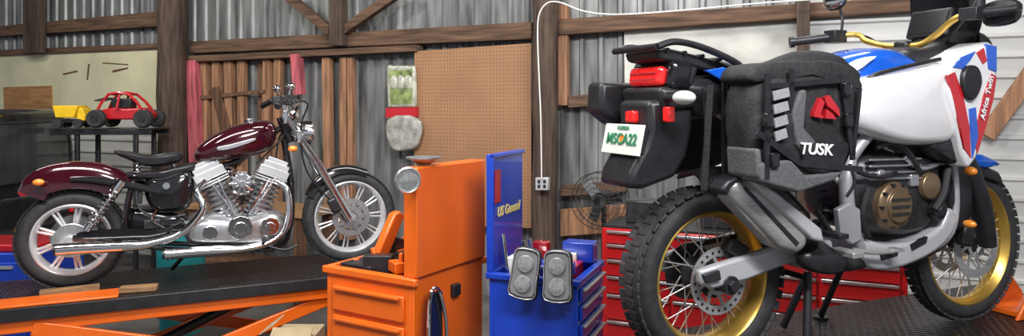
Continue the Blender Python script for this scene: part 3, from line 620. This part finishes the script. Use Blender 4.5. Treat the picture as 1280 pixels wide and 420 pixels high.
add(ab,'pannier_rack',[g_tube([P(880,110,.16),P(884,170,.17),P(880,238,.18),P(925,238,.18)],.010,8,sm=3),g_tube([P(905,100,.16),P(906,230,.18)],.012,8)],'black')
add(ab,'hanging_strap',[g_beam(P(888,106,.2),P(880,238,.2),.026,.006)],'bag')
# tank + fairings
add(ab,'fuel_tank',g_pillow(A.L([(1040,104),(1044,84),(1060,68),(1086,59),(1112,61),(1140,76),(1180,90),(1186,110),(1150,130),(1080,128)],.08),-.17,.17,.42),'blue')
add(ab,'tank_badge',g_prism(smooth2(A.L([(1062,84),(1078,74),(1096,70),(1086,78),(1072,88)],.172),2),.14,.172),'text')
add(ab,'tank_top_black',g_pillow(A.L([(1118,62),(1150,58),(1190,66),(1196,90),(1160,88),(1125,80)],.10),-.14,.15,.3,sm=3),'black')
add(ab,'side_fairing',both(g_pillow(A.L([(1080,110),(1088,98),(1120,90),(1165,82),(1194,76),(1204,100),(1206,158),(1196,176),(1176,182),(1130,180),(1084,162),(1076,132)],.25),.10,.265,.22,sm=3)),'white')
add(ab,'fairing_seam',both(g_tube([P(1198,76,.27),P(1192,104,.272),P(1200,150,.272),P(1206,186,.27)],.005,8,sm=4))+both(g_tube([P(1078,106,.19),P(1092,94,.22),P(1130,84,.23),P(1175,74,.23)],.009,8,sm=4)),'black')
add(ab,'lower_cowl_dark',both(g_pillow(A.L([(1160,178),(1196,170),(1206,186),(1204,206),(1188,204),(1168,192)],.22),.12,.24,.3,sm=3)),'black')
add(ab,'tank_knee_panel',both(g_pillow(A.L([(1042,108),(1078,104),(1080,134),(1066,152),(1048,138)],.2),.08,.2,.3,sm=3)),'black')
add(ab,'front_cowl',both(g_prism(A.L([(1186,86),(1200,70),(1238,52),(1248,58),(1248,90),(1243,124),(1232,165),(1222,198),(1212,212),(1204,190),(1197,150),(1186,120)],.28),.10,.28)),'white',bevel=.02,seg=3)
def decal(pts,w=.284,w0=.27): return both(g_prism(A.L(pts,w),w0,w))
add(ab,'graphic_red',decal([(1185,94),(1194,90),(1204,118),(1212,158),(1214,198),(1206,186),(1198,145)])+decal([(1230,118),(1240,92),(1246,96),(1242,124),(1232,160),(1222,192),(1217,172)])+decal([(1221,66),(1230,60),(1234,76),(1229,80)]),'red')
add(ab,'graphic_blue',decal([(1192,84),(1202,72),(1220,64),(1214,74),(1204,86)])+decal([(1233,55),(1246,58),(1246,90),(1236,86)])+decal([(1212,136),(1220,134),(1223,170),(1216,198)],.285,.28),'blue')
add(ab,'fairing_vent',both(g_prism(smooth2(A.L([(1206,92),(1213,82),(1224,84),(1229,102),(1222,122),(1212,124),(1206,110)],.3),3),.26,.3)),'black',bevel=.008)
text(ab,'fairing_lettering','Africa Twin',P(1234,122,.288),.042,'text',rot=(90,-72,0),ext=.001)
add(ab,'cockpit',[g_pillow(A.L([(1150,66),(1180,50),(1215,36),(1236,44),(1244,66),(1230,95),(1180,95)],.1),-.14,.14,.3,sm=3)],'black')
dsp=P(1163,30,0)
add(ab,'display',[g_box(dsp,(.03,.21,.14),rotm('Y',20)),g_box(dsp+Vector((.03,0,-.1)),(.04,.08,.14),rotm('Y',20))],'black',bevel=.01)
add(ab,'display_screen',[g_box(dsp+Vector((-.017,0,.006)),(.004,.18,.11),rotm('Y',20))],'glass')
rows=[(P(1196,62),.17),(P(1196,30),.17),(P(1192,0),.16),(P(1184,-34),.13)]
V=[];Fq=[]
for q,hw in rows:
    for j in range(9):
        s=j/4-1; V.append(Vector((q.x-.14*s*s+.05,s*hw,q.z)))
for i in range(3):
    for k in range(8): Fq.append((i*9+k,i*9+k+1,(i+1)*9+k+1,(i+1)*9+k))
add(ab,'windshield',(V,Fq),'glass')
add(ab,'front_beak',[g_pillow(A.L([(1215,200),(1228,192),(1240,196),(1258,206),(1246,210),(1228,212)],.06),-.06,.06,.4,sm=2)],'blue')
add(ab,'front_fender',g_fender([P(a,b) for a,b in [(1150,246),(1163,222),(1185,206),(1212,203),(1238,212)]],.07,.06),'black')
for s in(1,-1):
    t,m_,b=P(1168,66,.11),P(1204,200,.11),P(1231,306,.11)
    for q in(t,m_,b): q.y=-s*.11
    add(ab,'fork_%s'%('right' if s>0 else 'left'),[g_tube([t,m_],.028,16),g_tube([m_,b],.026,16)],'darkmetal')
    add(ab,'fork_guard_%s'%('right' if s>0 else 'left'),[g_tube([m_+Vector((0,-s*.02,0)),m_+(b-m_)*.5+Vector((.01,-s*.03,0)),b+Vector((0,-s*.02,0))],[.034,.040,.032],12,sm=3)],'black')
add(ab,'front_caliper',both(g_box(P(1214,290,.12)+Vector((-.04,0,0)),(.07,.05,.12),rotm('Y',15))),'black',bevel=.012)
add(ab,'brake_hose',[g_tube([P(1205,200,.14),P(1190,235,.14),P(1200,270,.13),P(1212,285,.12)],.006,8,sm=5)],'black')
add(ab,'front_signal',[g_ell(P(1212,280,.2),(.02,.03,.018)),g_ell(P(1213,214,.2),(.02,.03,.02))],'amber')
# engine
add(ab,'engine_block',[g_pillow(A.L([(1076,200),(1110,186),(1160,186),(1185,200),(1184,250),(1176,285),(1140,300),(1090,292),(1070,262)],.17),-.17,.17,.2,sm=2)],'darkmetal')
add(ab,'cylinder_head',[g_pillow(A.L([(1098,150),(1165,160),(1182,190),(1150,205),(1105,200)],.12),-.15,.15,.25,sm=2)],'black')
ec=P(1117,257,.18)
add(ab,'clutch_cover',[g_lathe(ec,[(.105,-.03),(.1,.01),(.088,.02),(.07,.022),(.066,.034),(0,.036)]),g_lathe(P(1160,232,.17),[(.06,0),(.055,.02),(.03,.03),(0,.03)])],'bronze',bevel=.002)
add(ab,'engine_bolts',[g_disc(ec+Vector((math.cos(a)*.092,0,math.sin(a)*.092)),.007,.005,.03,seg=8) for a in [k*math.pi/5 for k in range(10)]]+[g_beam(ec+Vector((-.05,-.038,z)),ec+Vector((.05,-.038,z)),.01,.006) for z in(-.03,0,.03)],'darkmetal')
add(ab,'engine_ribs',[g_beam(P(1085,200+8*k,.172),P(1150,198+8*k,.172),.008,.02) for k in range(4)]+[g_tube([P(1130,195,.17),P(1150,210,.18),P(1172,205,.17)],.012,10,sm=4),g_box(P(1140,225,.17),(.05,.03,.05)),g_disc(P(1098,218,.17),.022,0,.02)],'alu',bevel=.003)
add(ab,'water_pump',[g_lathe(P(1168,262,.17),[(.04,0),(.04,.03),(.02,.045),(0,.045)]),g_tube([P(1168,262,.2),P(1180,240,.2),P(1186,205,.18),P(1195,180,.14)],.016,10,sm=4)],'black')
add(ab,'hoses',[g_tube([P(1095,185,.18),P(1115,178,.19),P(1135,190,.19),P(1150,215,.19)],.012,10,sm=4),g_tube([P(1072,215,.18),P(1100,222,.2),P(1120,215,.2)],.009,8,sm=4),g_tube([P(1085,235,.19),P(1078,270,.2),P(1085,295,.19)],.012,8,sm=4)],'black')
add(ab,'frame',both(g_tube([P(1064,196,.16),P(1085,170,.17),P(1125,140,.15),P(1175,110,.09)],[.026,.024,.022,.022],12,sm=4))+both(g_tube([P(1064,196,.16),P(1058,230,.17),P(1062,275,.17),P(1075,312,.16)],[.024,.028,.030,.026],12,sm=4))+both(g_tube([P(1180,115,.08),P(1190,190,.13),P(1194,262,.14),P(1180,300,.14),P(1135,318,.14),P(1080,312,.14)],.018,12,sm=5)),'frame')
add(ab,'radiator',both(g_pillow(A.L([(1190,200),(1212,205),(1216,270),(1202,290),(1190,280)],.14),.04,.15,.2,sm=2)),'black')
add(ab,'subframe',both(g_tube([P(1062,195,.13),P(1000,150,.13),P(900,115,.12)],.014,10))+both(g_tube([P(1062,240,.13),P(1010,190,.13),P(930,130,.12)],.012,10)),'white')
add(ab,'rear_shock',[g_spring(P(1045,200,.0),P(1025,290,.0),.038,.008,7),g_tube([P(1045,200,0),P(1025,290,0)],.02)],'black')
add(ab,'inner_fender',g_fender([P(a,b) for a,b in [(860,215),(905,208),(960,222),(1000,262)]],.08,.03),'black')
add(ab,'skid_plate',[g_prism(smooth2(A.L([(1080,300),(1110,306),(1150,300),(1178,282),(1186,262),(1196,266),(1193,290),(1170,315),(1130,334),(1098,338),(1082,328)],.18),3),-.17,.18)],'whitealu',bevel=.015,seg=3)
add(ab,'skid_slots',[g_prism(A.L(q,.183),.15,.183) for q in([(1100,318),(1124,312),(1122,320),(1102,326)],[(1138,306),(1160,296),(1158,304),(1140,314)])],'black')
add(ab,'heel_guard',[g_prism(A.L([(1048,262),(1064,254),(1076,262),(1078,300),(1066,306),(1052,296)],.2),.17,.2)],'frame',bevel=.006)
add(ab,'foot_pegs',both(g_box(P(1058,316,.24),(.06,.12,.025)))+both(g_tube([P(1062,316,.16),P(1058,316,.24)],.014)),'steel',bevel=.005)
add(ab,'brake_pedal',[g_tube([P(1066,312,.2),P(1092,316,.22),P(1118,314,.23)],.009,8,sm=3),g_box(P(1120,312,.23),(.04,.05,.012))],'steel')
add(ab,'passenger_peg',[g_tube([P(1020,262,.2),P(1038,290,.2)],.012),g_box(P(1040,293,.25),(.05,.12,.02))],'black',bevel=.004)
# handlebar
hp_=[P(994,52,-.42),P(1066,43,-.27),P(1082,51,-.20),P(1105,57,-.10),P(1130,58,0),P(1152,55,.08),P(1172,42,.15),P(1190,26,.22),P(1210,18,.28),P(1264,12,.42)]
fg,fg2,ng2,ng=hp_[0],hp_[1],hp_[8],hp_[9]; cl=hp_[4]
add(ab,'handlebar',[g_tube(hp_,.014,12,sm=4)],'gold')
add(ab,'grips',[g_tube([ng+(ng-ng2)*.15,ng+(ng2-ng)*.8],.021,14),g_tube([fg+(fg-fg2)*.1,fg+(fg2-fg)*.62],.021,14),g_tube([fg+(fg-fg2)*.1,fg+(fg-fg2)*.02],.028,14)],'black')
add(ab,'controls',[g_box(ng2+Vector((0,-.02,0)),(.07,.08,.05)),g_box(fg+(fg2-fg)*.7,(.08,.07,.06)),g_tube([ng2+Vector((.05,0,.0)),ng+Vector((.07,0,-.0))],.008,8),g_tube([fg2+Vector((.05,0.04,0)),fg+Vector((.06,0,0))],.008,8),g_lathe(ng2+Vector((.06,0,.03)),[(0,0),(.03,0),(.03,.05),(0,.05)],axis=(0,0,1),seg=20)],'black',bevel=.008)
add(ab,'hand_guards',[g_pillow([(q.x+.05,q.z-.05),(q.x+.10,q.z-.04),(q.x+.12,q.z+.04),(q.x+.06,q.z+.05)],-q.y-.07,-q.y+.07,.3,3) for q in ((ng+ng2)/2,)],'black')
add(ab,'bar_clamp',[g_box(cl+Vector((.0,0,-.0)),(.06,.07,.045)),g_box(cl+Vector((.04,0,-.05)),(.1,.24,.03))],'black',bevel=.01)
for s,q in((1,ng2),(-1,fg+(fg2-fg)*.75)):
    top=q+Vector((.04,-s*.03,.15))
    add(ab,'mirror_%s'%('right' if s>0 else 'left'),[g_tube([q+Vector((.02,0,.02)),q+Vector((.05,-s*.02,.09)),top],.007,8,sm=4),g_ell(top+Vector((0,-s*.03,.03)),(.022,.075,.045))],'black')
    add(ab,'mirror_glass_%s'%('right' if s>0 else 'left'),[g_ell(top+Vector((-.012,-s*.03,.03)),(.014,.067,.038))],'chrome')
add(ab,'bar_cables',[g_tube([ng2,ng2+Vector((.12,.02,.02)),P(1215,60,.12),P(1185,110,.1)],.006,8,sm=6),g_tube([fg2,fg2+Vector((.1,-.02,-.02)),P(1130,80,-.08),P(1160,110,0)],.006,8,sm=6),g_tube([ng2,ng2+Vector((.06,.1,-.06)),P(1165,75,.0)],.006,8,sm=6)],'black')

# ============================================================ TOOL CARTS
def cart(name, near, right, left):
    """near/right/left = plan corners. local x = toward right corner, y = toward left corner"""
    near=Vector(near);ex=(Vector(right)-near);ey=(Vector(left)-near)
    a=ex.length;ex.normalize();ey2=Vector((-ex.y,ex.x));b=abs(ey.dot(ey2))
    e=root(name); e.matrix_world=Matrix(((ex.x,ey2.x,0,near.x),(ex.y,ey2.y,0,near.y),(0,0,1,0),(0,0,0,1)))
    return e,a,b
oc,a,b=cart('tool_cart',(-.45,3.3),(-.156,3.79),(-.97,3.5))
T=.95; wl=.02
def openbox(a,b,z0,z1,wl,fl):
    return [g_box((a/2,wl/2,(z0+z1)/2),(a,wl,z1-z0)),g_box((a/2,b-wl/2,(z0+z1)/2),(a,wl,z1-z0)),g_box((wl/2,b/2,(z0+z1)/2),(wl,b-2*wl,z1-z0)),g_box((a-wl/2,b/2,(z0+z1)/2),(wl,b-2*wl,z1-z0)),g_box((a/2,b/2,fl),(a-2*wl,b-2*wl,.02))]
add(oc,'body',openbox(a,b,.14,T,wl,.80),'orange',bevel=.004)
add(oc,'rim',[g_box((-.0,b/2,T-.02),(.03,b+.04,.035)),g_box((a,b/2,T-.02),(.03,b+.04,.035)),g_box((a/2,b,T-.02),(a,.03,.035))],'orange',bevel=.006)
add(oc,'lid',[g_box((a/2,-.005,T+.255),(a,.03,.51))],'orange',bevel=.008)
add(oc,'lid_flange',[g_box((.01,.03,T+.255),(.02,.06,.51)),g_box((a-.01,.03,T+.255),(.02,.06,.51)),g_box((a/2,.03,T+.50),(a,.06,.02))],'orange',bevel=.004)
add(oc,'front_drawers',[g_box((-.008,b/2,z),(.016,b-.1,h)) for z,h in((.80,.12),(.64,.15),(.47,.15),(.29,.15))],'orange',bevel=.006)
add(oc,'drawer_pulls',[g_box((-.022,b/2,z),(.02,b-.14,.014)) for z in(.85,.70,.53,.35)],'orange',bevel=.003)
add(oc,'lock',g_box((a*.55,-.01,.83),(.06,.03,.06)),'black',bevel=.006)
add(oc,'castors',[g_disc((x,y,.06),.06,-.02,.02) for x in(.07,a-.07) for y in(.07,b-.07)]+[g_box((x,y,.125),(.06,.06,.03)) for x in(.07,a-.07) for y in(.07,b-.07)],'black')
tg=[];tg2=[];tg3=[]
for k in range(34):
    x=random.uniform(.08,a-.08);y=random.uniform(.1,b-.06);h=random.uniform(.13,.24)
    g=g_tube([(x,y,.82),(x+random.uniform(-.05,.05),y+random.uniform(-.05,.05),.82+h)],random.uniform(.010,.022),8)
    (tg if k%3==0 else tg2 if k%3==1 else tg3 if k%6==2 else tg).append(g)
add(oc,'tool_handles_black',tg+[g_box((.2,.12,.95),(.14,.1,.09)),g_box((.3,.25,.93),(.1,.16,.12)),g_box((.1,.3,.96),(.08,.14,.10),rotm('Z',30)),g_box((.35,.42,.98),(.1,.1,.12),rotm('Y',20))],'black',bevel=.004)
add(oc,'tool_handles_orange',tg2+[g_box((.38,.35,.94),(.12,.08,.09)),g_box((.08,.17,.97),(.05,.1,.05),rotm('Z',-30))],'orange',bevel=.004)
add(oc,'tool_handles_yellow',tg3,'yellow',bevel=.004)
add(oc,'power_tool',[g_prism([(.16,.98),(.24,.96),(.38,1.16),(.34,1.19),(.30,1.18)],-.41,-.36)],'orange',bevel=.01)
add(oc,'tool_trays',[g_box((.12,.4,.93),(.16,.2,.06)),g_box((.42,.12,.93),(.1,.14,.08))],'darkmetal',bevel=.004)
sp=root('spotlight'); sp.matrix_world=oc.matrix_world.copy()
add(sp,'housing',g_lathe((-.075,-.02,T+.46),[(0,-.03),(.045,-.03),(.058,0),(.06,.02),(.054,.03),(.05,.022),(0,.018)],axis=(-.55,-.75,0)),'alu')
add(sp,'lens',g_lathe((-.075,-.02,T+.46),[(.05,.02),(.03,.026),(0,.028)],axis=(-.55,-.75,0)),'lens')
add(sp,'bracket',g_box((-.03,.01,T+.46),(.05,.03,.05)),'black',bevel=.005)
mc=root('magnetic_dish'); mc.matrix_world=oc.matrix_world.copy()
add(mc,'dish',g_lathe((.10,.02,T+.515),[(0,0),(.03,0),(.06,.02),(.085,.03),(.085,.036),(.055,.028),(0,.02)],axis=(0,0,1)),'alu')
dl=root('chrome_trim_piece'); dl.matrix_world=oc.matrix_world.copy()
add(dl,'lens_panel',g_box((.07,-.07,.68),(.10,.02,.40),rotm('Y',8)@rotm('X',-6)),'blackgloss',bevel=.02,seg=4)
add(dl,'bezel',[g_tube([(.03,-.09,.50),(.0,-.085,.7),(.035,-.07,.88),(.10,-.07,.88),(.13,-.09,.7),(.10,-.09,.5)],.008,8,sm=5,closed=True)],'chrome')

bcart,a2,b2=cart('tool_cart',(.298,3.27),(.459,3.69),(-.138,3.35))
e=bcart
add(e,'body',openbox(a2,b2,.14,T,.02,.84),'bluecart',bevel=.004)
add(e,'rim',[g_box((0,b2/2,T-.015),(.03,b2+.03,.03)),g_box((a2/2,0,T-.015),(a2,.03,.03)),g_box((a2,b2/2,T-.015),(.03,b2+.03,.03))],'bluecart',bevel=.006)
add(e,'lid',[g_box((a2/2,b2+.005,T+.28),(a2,.02,.56)),g_box((.01,b2-.01,T+.28),(.02,.02,.56)),g_box((a2/2,b2-.01,T+.55),(a2,.02,.02))],'bluecart',bevel=.004)
add(e,'drawers',[g_box((a2/2,-.008,z),(a2-.05,.016,h)) for z,h in((.87,.06),(.79,.07),(.70,.07),(.61,.07),(.50,.1),(.36,.14),(.22,.1))],'bluecart',bevel=.005)
add(e,'drawer_pulls',[g_box((a2/2,-.024,z),(a2-.07,.018,.014)) for z in(.895,.82,.73,.64,.54,.42,.26)],'steel',bevel=.003)
add(e,'castors',[g_disc((x,y,.06),.06,-.02,.02) for x in(.07,a2-.07) for y in(.07,b2-.07)]+[g_box((x,y,.125),(.06,.06,.03)) for x in(.07,a2-.07) for y in(.07,b2-.07)],'black')
add(e,'tray_contents_red',[g_box((.25,.12,.93),(.14,.12,.08)),g_box((.38,.3,.96),(.06,.08,.16))],'red',bevel=.006)
add(e,'tray_contents_steel',[g_tube([(.06+.04*k,.08,.96),(.12+.03*k,.36,.98)],.010,8) for k in range(6)]+[g_tube([(.15,.3,.86),(.15,.32,1.08)],.014),g_tube([(.3,.3,.86),(.31,.34,1.06)],.012),g_tube([(.08,.36,.86),(.08,.40,1.12)],.012)],'chrome')
add(e,'tray_contents_white',[g_box((.13,.33,.95),(.1,.1,.12)),g_box((.36,.15,.95),(.06,.1,.1))],'cable',bevel=.006)
add(e,'tray_contents_blue',[g_box((.40,.10,1.0),(.10,.16,.10)),g_box((.12,.15,.97),(.05,.2,.06))],'bluecart',bevel=.006)
text(e,'lid_lettering','US General',(a2/2+.01,b2-.010,T+.27),.066,'textyellow',rot=(90,0,0),shear=.3,ext=.002)
add(e,'lid_sticker',g_box((.09,b2-.008,T+.40),(.07,.004,.16)),'red')
def lamp(name,y,x,tilt):
    r=root(name); r.matrix_world=bcart.matrix_world.copy()
    out=smooth2([(-.06,-.11),(.06,-.11),(.066,-.03),(.066,.06),(.05,.115),(-.05,.115),(-.066,.06),(-.066,-.03)],3)
    m=Matrix.Translation((x,y,T+.02))@Matrix.Rotation(R(-90),4,'Z')@Matrix.Rotation(R(tilt),4,'Y')@Matrix.Rotation(R(-8),4,'X')
    def tf(g): return [m@v for v in g[0]],g[1]
    add(r,'housing',tf(g_prism(out,-.0,.035)),'darkmetal',bevel=.01,seg=3)
    add(r,'bezel',tf(g_tube([(p[0]*.93,-.037,p[1]*.93) for p in out],.003,8,closed=True)),'alu')
    add(r,'reflector',tf(g_prism([(p[0]*.84,p[1]*.84) for p in out],.034,.038)),'discsteel')
    add(r,'lens_1',tf(g_lathe((0,-.036,-.046),[(.042,0),(.036,.012),(.02,.016),(0,.016)],seg=24)),'lens')
    add(r,'lens_2',tf(g_lathe((0,-.036,.045),[(.042,0),(.036,.012),(.02,.016),(0,.016)],seg=24)),'lens')
lamp('auxiliary_lamp',b2*.53,-.04,6); lamp('auxiliary_lamp',b2*.17,-.04,-2)
stl=root('shop_stool',loc=(.066,3.0,0))
add(stl,'seat',g_disc((0,0,0),.13,.46,.499,axis=(0,0,1)),'black',bevel=.01)
add(stl,'legs',[g_tube([(.07*math.cos(k*1.5708),.07*math.sin(k*1.5708),.46),(.13*math.cos(k*1.5708),.13*math.sin(k*1.5708),.01)],.012) for k in range(4)],'steel')
scn=root('spray_can',loc=(.066,3.02,.5))
add(scn,'can',g_lathe((0,0,0),[(0,0),(.033,0),(.033,.19),(.025,.205),(.012,.21),(.012,.23),(0,.23)],axis=(0,0,1),seg=24),'whitealu')

# red chest along the wall
rc=root('tool_chest',W)
u0=W.P(752,300,1.1).x; u1=W.P(1135,340,1.1).x; wf=1.1
add(rc,'body',g_box(((u0+u1)/2,-(wf-.22),.49),(u1-u0,.44,.80)),'redchest',bevel=.01)
add(rc,'top_mat',g_box(((u0+u1)/2,-(wf-.22),.90),(u1-u0-.02,.42,.02)),'black',bevel=.004)
cols=4; cw=(u1-u0-.06)/cols
add(rc,'drawers',[g_box((u0+.03+cw*(i+.5),-(wf+.008),z),(cw-.02,.016,h)) for i in range(cols) for z,h in((.83,.08),(.73,.09),(.62,.1),(.50,.11),(.35,.16),(.18,.14))],'redchest',bevel=.004)
add(rc,'drawer_trim',[g_box((u0+.03+cw*(i+.5),-(wf+.026),z),(cw-.03,.022,.020)) for i in range(cols) for z in(.87,.775,.67,.555,.43,.25)],'alu',bevel=.004)
add(rc,'castors',[g_disc((u,-(wf-y),.05),.05,-.02,.02,seg=20) for u in(u0+.1,(u0+u1)/2,u1-.1) for y in(.07,.37)],'black')
add(rc,'top_items',[g_box((u0+.28,-(wf-.25),.99),(.3,.2,.16)),g_box((u0+.75,-(wf-.25),.96),(.2,.2,.1))],'darkmetal',bevel=.01)

cb=root('cardboard_box',loc=(-1.20,4.05,0))
add(cb,'box',g_box((0,0,.24),(.24,.22,.48)),'card',bevel=.004)
add(cb,'flaps',[g_box((-.15,0,.51),(.09,.20,.006),rotm('Y',-35)),g_box((.0,-.14,.50),(.22,.09,.006),rotm('X',30))],'card')
add(cb,'tape',g_box((0,-.111,.3),(.05,.002,.36)),'plate')

# ============================================================ LIGHT / CAMERA
def area(name,loc,target,sx,sy,e,col=(1,1,1)):
    l=bpy.data.lights.new(name,'AREA'); l.shape='RECTANGLE'; l.size=sx; l.size_y=sy; l.energy=e; l.color=col
    o=bpy.data.objects.new(name,l); sc.collection.objects.link(o); o.location=loc
    o.rotation_euler=(Vector(target)-Vector(loc)).to_track_quat('-Z','Y').to_euler(); return o
area('added_left_fill',(-1.6,2.2,3.9),(-2,5.2,.8),2.4,.3,165,(1,.98,.95))
area('added_left_fill',(1.2,.4,3.7),(1.6,3.8,.9),2.4,.3,185,(.98,.98,1))
area('added_left_fill',(0.6,4.2,4.1),(.4,5.6,0),4,.3,95,(1,.96,.90))
area('added_left_fill',(-4.6,5.2,4.0),(-4.8,7.6,1.2),2,.3,75,(1,.97,.88))  # added fill light, no known fixture; lightens the left siding and car
w=bpy.data.worlds.new('world'); sc.world=w; w.use_nodes=True
w.node_tree.nodes['Background'].inputs[0].default_value=(.88,.92,1,1); w.node_tree.nodes['Background'].inputs[1].default_value=.42
cam=bpy.data.cameras.new('camera'); co=bpy.data.objects.new('camera',cam); sc.collection.objects.link(co)
co.location=(0,0,CZ); co.rotation_euler=(R(90),0,0); cam.sensor_width=36; cam.sensor_fit='HORIZONTAL'; cam.lens=36*F/1280
cam.shift_y=-(210-HY)/1280; cam.clip_start=.05
sc.camera=co
try:
    sc.view_settings.view_transform='Standard'
except Exception: pass
